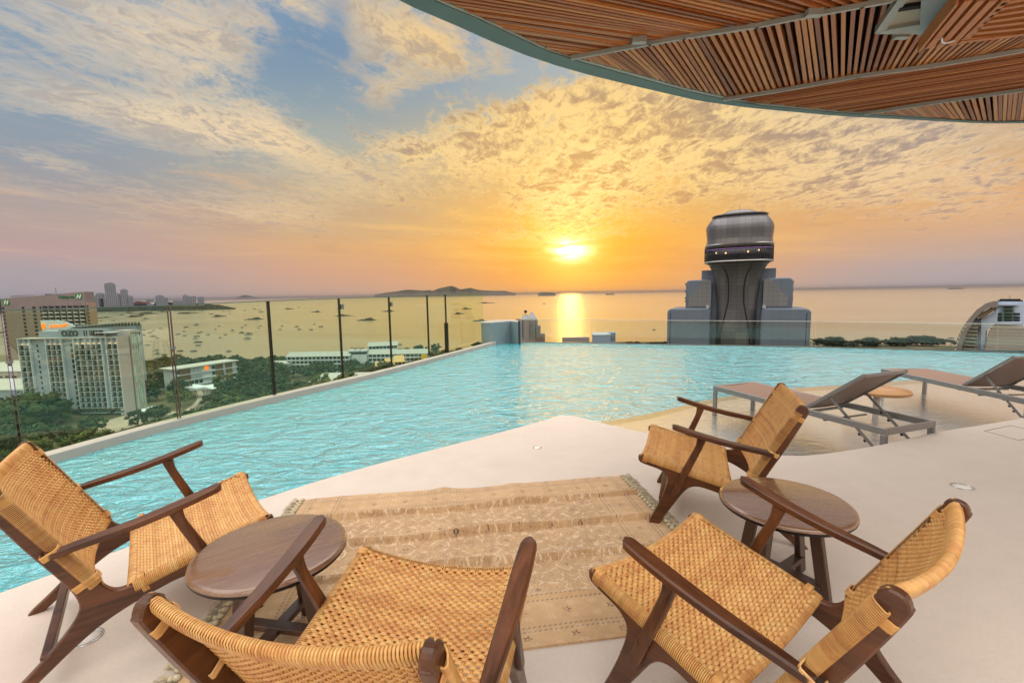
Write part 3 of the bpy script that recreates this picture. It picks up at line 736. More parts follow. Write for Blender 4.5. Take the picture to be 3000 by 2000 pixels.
mb.add(vs, fs); mb.build('edge_beam', M_fascia, canopy, normals=True)
# lighter inner trim
Dk = resample([rp(*p, ZR+0.004) for p in dark_px], 50); S2 = resample(S, 50); mb = MB()
vs = [tuple(p) for p in Dk]+[tuple(p) for p in S2]+[(p.x, p.y, p.z+0.09) for p in S2]
mb.add(vs, [(k*50+i, k*50+i+1, (k+1)*50+i+1, (k+1)*50+i) for k in (0, 1) for i in range(49)]); mb.build('inner_trim', simple('sage_trim', (0.30, 0.37, 0.34), 0.45, var=0.04), canopy, normals=True)
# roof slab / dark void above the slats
mb = MB(); P = [(p.x, p.y, 0.20) for p in resample(O, 30)]+[(8.5, 1.0, 0.20), (7.0, -2.6, 0.20), (-3.4, -2.6, 0.20)]  # unseen rear end cut short so more sky light reaches the deck
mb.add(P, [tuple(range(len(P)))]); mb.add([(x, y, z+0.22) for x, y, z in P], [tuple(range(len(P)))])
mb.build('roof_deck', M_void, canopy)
L1 = [(1673, 170), (1900, 128), (2000, 110), (2213, 77), (2383, 43), (2520, 18), (2617, 0), (2800, -36), (3500, -175)]
L2 = [(2119, 292), (2298, 263), (2510, 224), (2723, 195), (3000, 148), (3250, 98), (3600, 34)]
L3 = [(2533, 334), (2710, 305), (2860, 284), (3000, 264), (3200, 232), (3600, 168)]
def interp(P, x):
    for a, b in zip(P, P[1:]):
        if x <= b[0] or b is P[-1]: return a[1]+(b[1]-a[1])*(x-a[0])/(b[0]-a[0])
for Lx in (L1, L2, L3):
    mb = MB(); P = [rp(*p, ZR-0.004) for p in Lx]
    for a, b in zip(P, P[1:]): mb.bar(a, b+(b-a).normalized()*0.02, 0.021, 0.03)
    mb.build('rib', M_rib, canopy)
rs = random.Random(3)
def slats(pairs, w, h=0.075, z0=0.015, name='slat_panel', gap=None):
    mb = MB()
    for (ax, ay), (bx, by) in pairs:
        zz = z0+rs.uniform(-0.004, 0.004)+(rs.uniform(-0.006, 0.010) if w < 0.022 else 0)
        a, b = rp(ax, ay, ZR+zz), rp(bx, by, ZR+zz)
        ww = w*rs.uniform(0.92, 1.08)
        u = Vector((rs.uniform(-0.04, 0.04), rs.uniform(-0.04, 0.04), 1))
        t = rs.random(); n0 = len(mb.v); mb.bar(a+Vector((0, 0, h/2)), b+Vector((0, 0, h/2)), ww, h, u)
        for k in range(n0, len(mb.v)): mb.tint[k] = t
    return mb.build(name, M_slat2, canopy)
def slat_material():
    mt, n, b = mat('canopy_slats'); a = n.nodes.new('ShaderNodeAttribute'); a.attribute_name = 'tint'; t = X(a.outputs['Fac'])
    g = noise(stretch(coords(), 6, 6, 6), 9.0, 4, 0.7)
    c = ramp(sat(t*0.9+g*0.4-0.15), [(0.1, (0.25, 0.070, 0.015)), (0.5, (0.43, 0.138, 0.034)), (0.9, (0.58, 0.235, 0.070))])
    n.links.new(c, b.inputs['Base Color']); b.inputs['Roughness'].default_value = 0.42; return mt
M_slat2 = slat_material()
def pairfan(ctrl, xs, key=0):
    # ctrl: list of (start, end) photo pairs sorted by start x; interpolate for each x of the start
    o = []
    for x in xs:
        for (a, b), (c, d) in zip(ctrl, ctrl[1:]):
            if x <= c[0] or (c, d) == ctrl[-1]:
                f = (x-a[0])/(c[0]-a[0]); o.append(((x, a[1]+(c[1]-a[1])*f), (b[0]+(d[0]-b[0])*f, b[1]+(d[1]-b[1])*f))); break
    return o
# panel 1: measured along the first rib
c1 = [((1690, 168), (1652, 160)), ((1790, 150), (1520, 106)), ((1880, 133), (1427, 61)), ((1960, 118), (1357, 30)), ((2089, 98), (1600, 0)), ((2200, 80), (1850, 0)),
      ((2330, 55), (2090, -6)), ((2442, 32), (2300, -22)), ((2560, 10), (2440, -60)), ((2700, -16), (2560, -110)), ((3100, -95), (2950, -330))]
xs = []; x = 1686
while x < 3080: xs.append(x); x += 8.5+(x-1686)*0.034
pr = []
for (a, b) in pairfan(c1, xs):
    b = (b[0]-(a[0]-b[0])*0.0, b[1]); a = (a[0], interp(L1, a[0])-3); pr.append((a, b))
# extend slats that start in mid-frame back to the beam
def to_strip(a, b):
    ax, ay = a; bx, by = b; k = 0
    while by > interp(strip_px, bx) and k < 0: pass
    return b
pr2 = []
for a, b in pr:
    ax, ay = a; bx, by = b
    sx, sy = (bx-ax), (by-ay); t = 1.0
    while True:
        x_, y_ = ax+sx*t, ay+sy*t
        if x_ < 1287:
            if y_ < -900 or x_ < 1290+2.15*y_: break
        elif y_ > interp(strip_px, x_)-1: break
        t += 0.01
        if t > 14: break
    t0 = t
    pr2.append((a, (ax+sx*t0, ay+sy*t0)))
slats(pr2, 0.019)
# panel 2: fan, measured along the lower guide
c2 = [((1700, 176), (1716, 165)), ((1753, 190), (1745, 160)), ((1883, 226), (1785, 156)), ((2030, 265), (1930, 125)), ((2166, 284), (2064, 106)), ((2230, 273), (2147, 87)), ((2289, 264), (2221, 79)), ((2361, 250), (2334, 55)),
      ((2412, 243), (2387, 40)), ((2449, 236), (2438, 36)), ((2487, 230), (2502, 23)), ((2521, 224), (2557, 13)), ((2561, 217), (2634, 0)), ((2600, 212), (2715, -10)), ((2668, 203), (2832, -14)),
      ((2740, 192), (2966, -18)), ((2808, 181), (3079, -18)), ((2880, 169), (3204, -20)), ((3000, 148), (3400, -30)), ((3200, 108), (3650, -60))]
c2[1] = ((1753, 189), (1722, 163))
xs = []; x = 1696
while x < 3190: xs.append(x); x += 9.5+min(8.5, max(0, (x-1696))*0.035)
low2 = strip_px[4:8]+L2[1:]
pr = [((a[0], interp(low2, a[0])-3), b) for a, b in pairfan(c2, xs)]
slats(pr, 0.026)
# panel 3: fine slats fanning from the beam to the right
pr = []; n3 = 30
for k in range(n3):
    f = (k+0.5)/n3; x0 = 2140+(2510-2140)*f; y0 = interp(strip_px, x0)-1
    y1 = interp(L2, 3080)+8+(interp(L3, 3080)-interp(L2, 3080)-12)*f**0.92
    pr.append(((x0, y0), (3560, y0+(y1-y0)*(3560-x0)/(3080-x0))))
slats(pr, 0.012, 0.06)
# panel 4
c4 = [((2545, 336), (2540, 334)), ((2640, 341), (2607, 324)), ((2720, 344), (2676, 311)), ((2795, 350), (2752, 300)), ((2846, 354), (2818, 291)), ((2897, 355), (2886, 281)), ((2943, 355.5), (2948, 272)), ((2975, 356), (2986, 267)), ((3060, 356), (3090, 250))]
xs = [2552+k*8+min(k, 30)*k*0.14 for k in range(40)]; xs = [x for x in xs if x < 3060]
slats([(a, (b[0], interp(L3, b[0])+3)) for a, b in pairfan(c4, xs)], 0.028)
# service hatch: pale frame, cream liner, weathered board and a lowered slatted leaf
mb = MB()
z = ZR-0.015
fr_ = [rp(2562, 100, z), rp(2640, -12, z), rp(2668, -12, z), rp(2596, 90, z)]
mb.prism(fr_, (0, 0, 0.05)); mb.prism([rp(2562, 101, z-0.003), rp(2594, 90, z-0.003), rp(2702, 72, z-0.003), rp(2702, 102, z-0.003)], (0, 0, 0.05))
mb.build('hatch_frame', M_rib, canopy, normals=True)
mb = MB(); z = ZR+0.006; mb.prism([rp(2588, 92, z), rp(2655, -10, z), rp(2720, -10, z), rp(2706, 76, z)], (0, 0, 0.03))
mb.build('hatch_liner', M_cream, canopy, normals=True)
mb = MB(); z = ZR-0.02; mb.prism([rp(2630, 36, z), rp(2636, 26, z), rp(2712, 14, z), rp(2712, 24, z)], (0, 0, 0.02)); mb.build('hatch_gap', M_void, canopy, normals=True)
mb = MB(); z = ZR-0.05; mb.prism([rp(2693, 109, z), rp(2699, -8, z), rp(2800, -8, z), rp(2712, 104, z)], (0, 0, 0.03)); mb.build('hatch_side_board', M_bluew, canopy, normals=True)
mb = MB(); zl = ZR-0.16
def lp(px, py, dz=0.0): return rp(px, py, zl+dz)
for k, (a, b) in enumerate([((2693, 134), (2806, -10)), ((2722, 132), (2840, -10)), ((2752, 130), (2876, -10)), ((2786, 125), (2912, -10)), ((2815, 119), (2948, -10))]):
    mb.bar(lp(*a), lp(*b), 0.040 if k else 0.014, 0.05 if k else 0.09)
for k, y in enumerate((98, 82, 65, 48, 30, 12, -6)):
    x0 = 2838+(98-y)*0.92; mb.bar(lp(x0, y+7), lp(3120, y-20-k*2), 0.030, 0.05)
mb.bar(lp(2812, 112, 0.0), lp(3120, 74, 0.0), 0.03, 0.06)
for v in range(len(mb.v)): mb.tint[v] = 0.62
mb.build('hatch_leaf', M_slat2, canopy)
mb = MB(); mb.prism([lp(2700, 126, 0.05), lp(2812, -12, 0.05), lp(3130, -12, 0.05), lp(3130, 76, 0.05)], (0, 0, 0.02)); mb.build('hatch_leaf_backing', M_void, canopy, normals=True)
mb = MB(); mb.tube([lp(2760, 112, -0.03), lp(2760, 124, -0.035), lp(2772, 127, -0.035), lp(2800, 119, -0.035)], 0.006, 8); mb.build('hatch_handle', M_white, canopy)
mb = MB()
for px, py in ((1872, 122), (2385, 43), (2640, 108)):
    a = rp(px, py, ZR-0.02); mb.box(a.x-0.05, a.x+0.05, a.y-0.02, a.y+0.02, a.z-0.012, a.z+0.03)
mb.build('bracket', M_rib, canopy)
# ================================================================== sea, shore, town
GZ, SZ = -64.0, -65.0
def sea_mat():
    mt, n, b = mat('bay_water'); p = wpos()
    n.nodes.remove(b); o = n.nodes['Material Output']
    v = stretch(p, 0.05, 0.16, 1); big = noise(stretch(p, 0.0012, 0.006, 1), 1.0, 4, 0.6, 0.6)
    h = noise(v, 1.0, 5, 0.65, 0.5)+noise(stretch(p, 0.25, 0.8, 1), 1.0, 3, 0.6)*0.35
    bn = bump(h, 0.5, 1.5, None)
    gl = n.nodes.new('ShaderNodeBsdfGlossy'); n.links.new((big*0.12+0.13).k, gl.inputs['Roughness']); gl.inputs['Color'].default_value = (1.0, 0.95, 0.84, 1)
    df = n.nodes.new('ShaderNodeBsdfDiffuse'); df.inputs['Color'].default_value = (0.13, 0.16, 0.13, 1); mx = n.nodes.new('ShaderNodeMixShader')
    n.links.new(bn, gl.inputs['Normal']); n.links.new(schlick(n, 0.14, 1.8, bn).k, mx.inputs[0]); n.links.new(df.outputs[0], mx.inputs[1]); n.links.new(gl.outputs[0], mx.inputs[2])
    n.links.new(mx.outputs[0], o.inputs[0]); return mt
mb = MB(); mb.add([(-150000, 440, SZ), (150000, 440, SZ), (150000, 200000, SZ), (-150000, 200000, SZ)], [(0, 1, 2, 3)])
mb.add([(-150000, 440, SZ), (-150000, -2000, SZ), (-560, -2000, SZ), (-560, 440, SZ)], [(0, 1, 2, 3)])
tag(mb.build('sea', sea_mat(), normals=False), kind='structure')
def ground_mat():
    mt, n, b = mat('town_ground'); p = wpos()
    a = noise(p, 0.035, 5, 0.65); f = noise(p, 0.4, 4, 0.7)
    n.links.new(ramp(sat(a*0.8+f*0.4-0.1), [(0.3, (0.030, 0.045, 0.018)), (0.5, (0.060, 0.065, 0.030)), (0.62, (0.13, 0.11, 0.075)), (0.75, (0.20, 0.18, 0.15))]), b.inputs['Base Color'])
    b.inputs['Roughness'].default_value = 0.95; return mt
shore = [(-2000, 640), (-560, 560), (-470, 520), (-393, 480), (-246, 462), (-184, 478), (-150, 500), (-122, 520), (-60, 540), (-38, 575), (20, 600), (110, 600), (176, 590), (376, 560), (479, 500), (700, 420), (3000, 300)]
mb = MB(); P = [(x, y, GZ) for x, y in shore]+[(3000, -2500, GZ), (-2000, -2500, GZ)]
mb.prism(P, (0, 0, -2.0)); tag(mb.build('ground', ground_mat(), normals=True), kind='structure')
mb = MB(); n_ = len(shore); vs = [(x, y-9, GZ+0.05) for x, y in shore]+[(x, y+5, SZ+0.05) for x, y in shore]
mb.add(vs, [(i, i+1, n_+i+1, n_+i) for i in range(n_-1)]); tag(mb.build('beach', simple('sand', (0.42, 0.34, 0.24), 0.9), normals=True), kind='structure')
def strip(name, pts, w, z, m_):
    P = [Vector((x, y, z)) for x, y in pts]; P = smooth_poly(P, 4); A, B = offset(P, w/2), offset(P, -w/2); n = len(P); mb = MB()
    mb.add([tuple(p) for p in A]+[tuple(p) for p in B], [(i, i+1, n+i+1, n+i) for i in range(n-1)]); return tag(mb.build(name, m_, normals=True), kind='structure')
M_asph = simple('asphalt', (0.10, 0.095, 0.09), 0.9, scale=0.3); M_pave = simple('paving', (0.30, 0.28, 0.25), 0.9, scale=0.3)
strip('road', [(-178, 215), (-184, 250), (-192, 277), (-205, 300), (-228, 330), (-262, 372)], 7.5, GZ+0.06, M_asph)
strip('pavement', [(-183, 215), (-189.5, 250), (-198, 277), (-211, 301), (-234, 332)], 3.0, GZ+0.09, M_pave)
strip('parking_area', [(-150, 318), (-158, 336), (-172, 352)], 16, GZ+0.05, M_asph)
strip('paved_court', [(-212, 222), (-208, 262)], 26, GZ+0.04, M_pave)

# --- generic pieces
def wmat(name, a, b_, s=0.9, rough=0.12):
    mt, n, b = mat(name); p = wpos(); q = noise(stretch(p, 1.4, 1.4, 0.35), s, 2, 0.5)
    c = ramp(q, [(0.40, a), (0.52, b_), (0.60, a)]); n.links.new(c, b.inputs['Base Color']); b.inputs['Roughness'].default_value = rough
    b.inputs['Specular IOR Level'].default_value = 0.6; return mt
M_win = wmat('window_glass', (0.035, 0.050, 0.055), (0.16, 0.18, 0.17)); M_wind = simple('dark_window', (0.018, 0.022, 0.026), 0.12)
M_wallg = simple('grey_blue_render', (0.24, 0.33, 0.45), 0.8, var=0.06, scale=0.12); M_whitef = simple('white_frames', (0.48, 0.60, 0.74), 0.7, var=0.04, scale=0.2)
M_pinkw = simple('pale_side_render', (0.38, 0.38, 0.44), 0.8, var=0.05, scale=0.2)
M_beige = simple('brown_beige_render', (0.21, 0.18, 0.175), 0.85, var=0.07, scale=0.15); M_roofw = simple('pale_roof', (0.36, 0.40, 0.43), 0.7, var=0.08, scale=0.2)
M_metalr = simple('grey_metal_roof', (0.24, 0.29, 0.32), 0.45, var=0.12, scale=0.5); M_orange = emitter('orange_sign', (1.0, 0.22, 0.02), 0.9)
M_lit = emitter('warm_lit_room', (1.0, 0.55, 0.25), 0.55)
def add_windows(parent, cells, y, mtl, th=0.12, name='window', cap=100):
    """cells: (x, z, w, h) in local coords, plane y; identical sizes share a mesh"""
    cache = {}; rest = MB(); k = 0
    for (x, z, w, h) in cells:
        if k < cap:
            key = (round(w, 2), round(h, 2))
            if key not in cache:
                m_ = MB(); m_.box(-w/2, w/2, -th, 0, -h/2, h/2); cache[key] = m_.mesh('window', mtl)
            link(name, cache[key], parent, (x, y, z)); k += 1
        else: rest.box(x-w/2, x+w/2, y-th, y, z-h/2, z+h/2)
    if rest.v: tag(rest.build('far_windows', mtl, parent), kind='stuff')
def text_mesh(body, size, depth, mtl, parent, loc, rot=(R(90), 0, 0), name='lettering', sx=1.0, shear=0.0, align='CENTER', off=0.0):
    cu_ = bpy.data.curves.new('txt', 'FONT'); cu_.body = body; cu_.size = size; cu_.extrude = depth; cu_.align_x = align; cu_.shear = shear; cu_.resolution_u = 3; cu_.offset = off
    ob = bpy.data.objects.new('txt', cu_); COL.objects.link(ob); bpy.context.view_layer.update()
    me = bpy.data.meshes.new_from_object(ob.evaluated_get(bpy.context.evaluated_depsgraph_get())); bpy.data.objects.remove(ob); bpy.data.curves.remove(cu_)
    me.materials.clear(); me.materials.append(mtl); o = link(name, me, parent, loc); o.rotation_euler = rot; o.scale = (sx, 1, 1); return o

# --- grey balcony hotel (nearest, left)
hx, hy = -222.9, 256.0
A = empty('hotel_building', (hx, hy, GZ)); tag(A, 'grey and white fifteen storey hotel slab with a grid of balconies, nearest on the left', 'building')
Wd, Hh, Dp = 56.2, 45.0, 15.0
def ux(c): return -Wd+(c-285)/1515*Wd      # crop column -> local x (0 at right corner)
Dp = 6.2
mb = MB(); mb.box(-Wd, -0.05, 0.0, Dp, 4, Hh-0.6); mb.box(-Wd, -9, Dp, 14.5, 4, Hh-0.6); mb.build('wall', M_wallg, A)
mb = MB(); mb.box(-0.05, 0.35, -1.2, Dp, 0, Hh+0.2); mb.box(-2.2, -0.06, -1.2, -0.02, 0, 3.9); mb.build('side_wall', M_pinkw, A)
mb = MB(); mb.box(-Wd-0.4, -0.1, -1.4, Dp+0.3, Hh-0.6, Hh-0.1); mb.build('roof', M_roofw, A)
mb = MB(); mb.box(-Wd+8, -14, 3, 13, Hh-0.1, Hh+3.4, 0); mb.box(ux(880), ux(1590), 0.6, 3.0, Hh-0.1, Hh+4.6); mb.box(-14, -3, 3.2, Dp-0.5, Hh-0.1, Hh+2.4); mb.build('rooftop_block', M_wallg, A)
mb = MB()
for c0, c1 in ((1262, 1278), (1298, 1312), (1352, 1366), (1378, 1396), (1406, 1436), (1446, 1476), (1488, 1562)): mb.box(ux(c0), ux(c1), 0.5, 0.6, Hh+0.6, Hh+3.7)
mb.build('louvre', M_wind, A)
mb = MB(); mb.box(-12.5, -2.5, -0.9, 4.0, Hh+2.2, Hh+2.6); mb.build('roof_canopy', M_whitef, A)
bays = [(285, 375, 455), (705, 782, 860, 940), (1125, 1205, 1300, 1385, 1465, 1550), (1625, 1712, 1798)]
fl = 3.05; rows = 13; cells = []; gridm = MB()
for bay in bays:
    x0, x1 = ux(bay[0]), ux(bay[-1])
    for r_ in range(rows+1):
        z = Hh-3.9-fl*r_; gridm.box(x0, x1, -1.3, 0.0, z-0.11, z+0.11)
    for k_, c_ in enumerate(bay):
        x = ux(c_); w = 0.18 if k_ in (0, len(bay)-1) else 0.09; gridm.box(x-w, x+w, -1.32, 0.0, 4.0, Hh-0.6)
    for r_ in range(rows):
        z = Hh-3.9-fl*r_
        for a_, b_ in zip(bay, bay[1:]):
            xa, xb = ux(a_)+0.25, ux(b_)-0.25
            cells.append(((xa+xb)/2, z-1.6, round(xb-xa-0.1, 1), 2.5))
cells.sort(key=lambda c: -c[1]); add_windows(A, cells, -0.02, M_win)
for x, z, w, h in cells: gridm.box(x-w/2-0.2, x+w/2+0.2, -1.29, -1.25, z-1.5, z-0.45, 1)
gridm.build('balcony_grid', [M_whitef, glass_mat('balcony_glass', (0.62, 0.72, 0.72))], A)
add_windows(A, [(ux(547), Hh-4.35-fl*r_, 0.8, 1.5) for r_ in range(14)]+[(ux(1079), Hh-4.4-fl*r_, 2.0, 2.2) for r_ in range(14)], -0.005, M_wind)
for bay in bays:
    for a_, b_ in zip(bay, bay[1:]):
        if rng.random() < 0.75: mb = MB(); mb.box(ux(a_)+0.6, ux(b_)-0.6, -0.10, -0.01, Hh-3.7, Hh-3.2); mb.build('lit_ceiling', M_lit, A)
M_dsign = simple('dark_teal_sign', (0.012, 0.035, 0.045), 0.4)
text_mesh('OZO', 4.2, 0.15, M_dsign, A, ((ux(1052)), 0.42, Hh+0.85), off=0.12)
# slender coloured fin tower behind the corner
mb = MB(); mb.box(-9, 0.35, 7.4, 14.6, 0, Hh+3.0); mb.build('stair_tower', M_pinkw, A)
fm = MB(); rr2 = random.Random(4)
for k in range(4):
    x = 7.9+k*1.45
    for r_ in range(14):
        if rr2.random() < 0.8: fm.box(0.36, 0.75, x+rr2.uniform(-.2, .2), x+0.9, 1+r_*3.2, 4.0+r_*3.2)
fm.build('coloured_fins', simple('pale_aqua_fins', (0.36, 0.52, 0.52), 0.4, var=0.25, scale=0.2), A)
mb = MB(); mb.box(-8, -0.5, Dp+0.01, 7.39, 0, Hh-1); mb.build('recess', M_wind, A)
text_mesh('OZO', 2.9, 0.15, M_dsign, A, (0.55, 11.0, Hh-0.4), rot=(R(90), 0, R(90)), off=0.06)
# podium and low roofs left of it
for (x0, x1, y0, y1, h, lb, mm) in ((-345, -283, 262, 300, 14, 'low grey flat roofed block at the far left edge beside the grey hotel', M_wallg), (-330, -268, 222, 250, 7, 'long low building with a white roof at the lower left in front of the hotel', M_roofw), (-420, -345, 320, 380, 16, 'distant pale block at the left edge beside the water', M_pinkw)):
    root = empty('low_building', ((x0+x1)/2, (y0+y1)/2, GZ)); tag(root, lb, 'building'); w, d = (x1-x0)/2, (y1-y0)/2
    mb = MB(); mb.box(-w, w, -d, d, 0, h); mb.build('wall', mm, root); mb = MB(); mb.box(-w-0.6, w+0.6, -d-0.6, d+0.6, h, h+0.5); mb.build('roof', M_roofw, root)
    cells = [(-w+4+k*5.0, 2.2+j*3.4, 3.2, 1.5) for k in range(int((2*w-6)/5)) for j in range(int(h/3.6))]; add_windows(root, cells, -d-0.01, M_wind)

# --- tall beige hotel behind
B = empty('hotel_tower', (-448, 400, GZ)); tag(B, 'tall brown beige hotel with green corner signs behind the grey hotel', 'building')
BH = 71.0; BW = 74.0
def bx(c): return (c-125)/1280*BW
def roofz(x): return BH-2.6+5.0*(x/BW)
P = [(0, 0, 0), (BW, 0, 0), (BW, 0, roofz(BW))]+[(BW*k/8, 0, roofz(BW*k/8)) for k in range(7, -1, -1)]
mb = MB(); mb.prism(P, (0, 9, 0)); mb.build('wall', M_beige, B, normals=True)
mb = MB(); mb.box(BW, BW+2.0, 0.5, 8, 0, BH-7); mb.build('side_wall', simple('sunlit_beige_render', (0.34, 0.24, 0.19), 0.85), B)  # side end coloured lighter and pinker for the sun on it
cells = [(BW+1.3, BH-10-k*3.2, 1.2, 1.3) for k in range(19)]; add_windows(B, cells, 0.45, M_wind)
gm = MB(); bm_ = MB(); cells = []
gx0, gx1 = bx(755), bx(1412); ncol = 7; fl = 3.35
for k in range(ncol+1):
    x = gx0+(gx1-gx0)*k/ncol; gm.box(x-0.22, x+0.22, -1.3, 0, 20, BH-9.2)
for r_ in range(14):
    z = BH-12.6-fl*r_; gm.box(gx0, gx1, -1.4, 0, z-0.18, z+0.12)
    for k in range(ncol):
        x = gx0+(gx1-gx0)*(k+0.5)/ncol; cells.append((x, z+1.65, round((gx1-gx0)/ncol-0.9, 1), 2.7)); bm_.box(x-2.4, x+1.2, -1.5, -1.4, z+0.1, z+0.9)
gm.build('balcony_grid', M_beige, B); bm_.build('balcony_rails', M_whitef, B); add_windows(B, cells, -0.01, M_wind)
mb = MB()
for r_ in range(16):
    z = BH-12.2-fl*r_
    for c0, c1 in ((430, 470), (590, 640), (700, 745)): mb.box(bx(c0), bx(c1), -0.12, -0.01, z+0.4, z+2.4)
    mb.box(bx(133), bx(165), -0.12, -0.01, z+0.4, z+2.2)
mb.build('stair_windows', M_wind, B)
M_green = simple('green_sign', (0.02, 0.22, 0.05), 0.5, var=0.02); M_wsign = simple('white_sign', (0.75, 0.78, 0.76), 0.5, var=0.02)
for xs_, zs_, w in ((bx(205), roofz(4)-3.3, 5.6), (bx(1315), roofz(68)-3.6, 5.4)):
    mb = MB(); mb.box(xs_-w/2, xs_+w/2, -0.5, -0.05, zs_-w*0.42, zs_+w*0.42); sg = mb.build('sign_board', M_green, B)
    text_mesh('H', w*0.92, 0.08, M_wsign, sg, (xs_, -0.6, zs_-w*0.33), name='emblem', shear=0.35, off=0.10)
text_mesh('Holiday Inn', 3.6, 0.12, simple('green_letters', (0.01, 0.13, 0.035), 0.5), B, (bx(1128), -0.2, roofz(60)-4.6), shear=0.12, off=0.06, sx=0.84)
mb = MB()
for k in range(14): mb.bar((3+k*1.4, 6, roofz(5)), (3+k*1.4, 6, roofz(5)+1.4+rng.random()*1.2), 0.15, 0.15)
mb.bar((3, 6, roofz(5)+2), (24, 6, roofz(5)+2.6), 0.3, 0.3); mb.bar((bx(875), 6, roofz(40)), (bx(875), 6, roofz(40)+6.5), 0.2, 0.2); mb.box(bx(720), bx(790), 5, 8, roofz(34), roofz(34)+1.2)
mb.bar((24, 6, roofz(24)+2.4), (bx(875), 6, roofz(40)+1.0), 0.12, 0.12); mb.build('rooftop_rigging', M_wind, B)

# --- hotel with the curved white sign board between them
Cc = empty('sign_topped_hotel', (-332, 320, GZ)); tag(Cc, 'pale hotel roof with a curved white sign board and orange lettering, between the two hotels', 'building')
def cz(py, px, Y=320): return atY(px, py, Y).z-GZ
def cx(px, Y=320): return atY(px, 940, Y).x+332
z1 = cz(942, 405); z0 = cz(963, 230)
mb = MB(); mb.prism([(cx(115), 0, 0), (cx(396), 0, 0), (cx(396), 0, z1-2), (cx(230), 0, z0+2.5), (cx(115), 0, z0-2)], (0, 5, 0)); mb.build('wall', M_wallg, Cc, normals=True)
mb = MB(); mb.prism([(cx(215), -3, cz(959, 215)), (cx(413), -3, cz(941, 413)), (cx(413), -3, cz(939.5, 413)), (cx(215), -3, cz(955, 215))], (0, 8, 0)); mb.build('roof', M_metalr, Cc, normals=True)
cells = [(cx(240)+k*2.35, cz(957, 240)+(cz(950, 405)-cz(957, 240))*k/17+0.4, 1.7, 2.0) for k in range(18)]; add_windows(Cc, cells, -0.02, M_win)
mb = MB(); sb = [(122, 938), (150, 938), (176, 939), (197, 943), (221, 955), (200, 963), (160, 968), (125, 971)]
mb.prism([(cx(px, 316), -5, cz(py, px, 316)) for px, py in sb], (0, 0.8, 0)); sg = mb.build('sign_board', M_whitef, Cc, normals=True)
text_mesh('Amari', 3.9, 0.2, M_orange, sg, (cx(176, 316)-0.2, -5.3, cz(957, 176, 316)-0.3), off=0.05, sx=1.35, name='lettering').rotation_euler = (R(90), R(-4), 0)
mb = MB(); ring = [(cx(131, 316)+1.0*math.cos(a), -5.25, cz(955, 131, 316)+1.9*math.sin(a)) for a in [2*math.pi*k/20 for k in range(20)]]; mb.tube(ring, 0.42, 6, closed=True); mb.box(cx(131, 316)-0.18, cx(131, 316)+0.18, -5.4, -5.1, cz(955, 131, 316)-1, cz(955, 131, 316)+1); mb.build('emblem', M_orange, sg)

# --- long low white building with an orange disc
a, b2 = Vector((-237.5, 300.6, 0)), Vector((-214.6, 349.2, 0)); d = (b2-a); L = d.length
Dd = empty('white_hotel_wing', (a.x, a.y, GZ), math.atan2(d.y, d.x)); tag(Dd, 'long low white hotel wing with timber screens and an orange disc near its roof', 'building')
mb = MB(); mb.box(10, L, 0.8, 14, 0, 17); mb.build('wall', M_whitef, Dd)
mb = MB(); mb.box(8, L+1.5, -1.2, 15, 17, 17.7); mb.build('roof', M_roofw, Dd)
mb = MB()
for z in (4, 8.3, 12.6): mb.box(9.4, L+0.5, -0.6, 0.8, z-0.25, z+0.25)
mb.build('floor_slabs', M_whitef, Dd)
mb = MB()
for x0, x1 in ((13, 20), (38, 43), (45, 50)):
    k = x0
    while k < x1: mb.box(k, k+0.25, -0.5, 0.78, 4.2, 16.8); k += 0.8
mb.build('timber_screen', simple('screen_timber', (0.22, 0.15, 0.09), 0.7), Dd)
mb = MB()
for x0, x1 in ((20.2, 28), (43.2, 44.8), (50, 53)):
    k = x0
    while k < x1: mb.box(k, k+0.3, -0.5, 0.78, 8.6, 16.8); k += 0.9
mb.build('white_screen', M_whitef, Dd)
cells = [(x, z, 2.4, 2.4) for z in (14.7, 10.4, 6.2) for x in (12, 15, 18, 21, 24, 27, 36.5, 39.5, 42.5, 46, 49, 52)]; add_windows(Dd, cells, 0.79, M_wind)
mb = MB(); mb.lathe([(0, -0.1), (1.7, -0.1), (1.7, 0.1), (0, 0.1)], 20, Matrix.Translation((31.5, 0.6, 15)) @ Matrix.Rotation(R(90), 4, 'X')); mb.build('orange_disc', M_orange, Dd)

# --- resort: two wings, a lettered hub, a wing behind, gabled roofs
def wing(name, lb, x0, x1, y, h, floors, n_, dep=13, yaw=0.0):
    root = empty(name, (x0, y, GZ), yaw); tag(root, lb, 'building'); L = x1-x0
    mb = MB(); mb.box(0, L, 0, dep, 0, h); mb.build('wall', M_wallg, root)
    mb = MB(); mb.prism([(-1, -1.6, h), (-1, dep+1, h), (-1, dep/2, h+3.4)], (L+2, 0, 0)); mb.build('roof', M_metalr, root, normals=True)
    mb = MB(); fh = h/floors
    for f in range(floors): mb.box(-0.3, L+0.3, -1.4, 0, f*fh-0.2+fh, f*fh+fh+0.15) if f < floors-1 else None; mb.box(-0.2, L+0.2, -1.4, -1.25, f*fh+0.1, f*fh+1.0)
    for k in range(n_+1): mb.box(L*k/n_-0.15, L*k/n_+0.15, -1.35, 0, 0, h-0.05)
    mb.build('balconies', M_whitef, root)
    cells = [(L*(k+0.5)/n_, f*fh+fh*0.55, round(L/n_-0.8, 1), round(fh*0.6, 1)) for f in range(floors-1, -1, -1) for k in range(n_)]; add_windows(root, cells, -0.01, M_wind)
    return root
wing('resort_wing', 'long balconied resort wing with a grey roof, left of the lettered hub', -196, -142, 392, 14, 4, 15)
wing('resort_wing', 'balconied resort wing with grey roof, right of the lettered hub, by the yellow wall', -128, -76, 400, 14, 4, 14)
wing('resort_wing', 'short resort wing behind the lettered hub, nearest the sea', -145, -117, 455, 15, 4, 8, yaw=0.25)
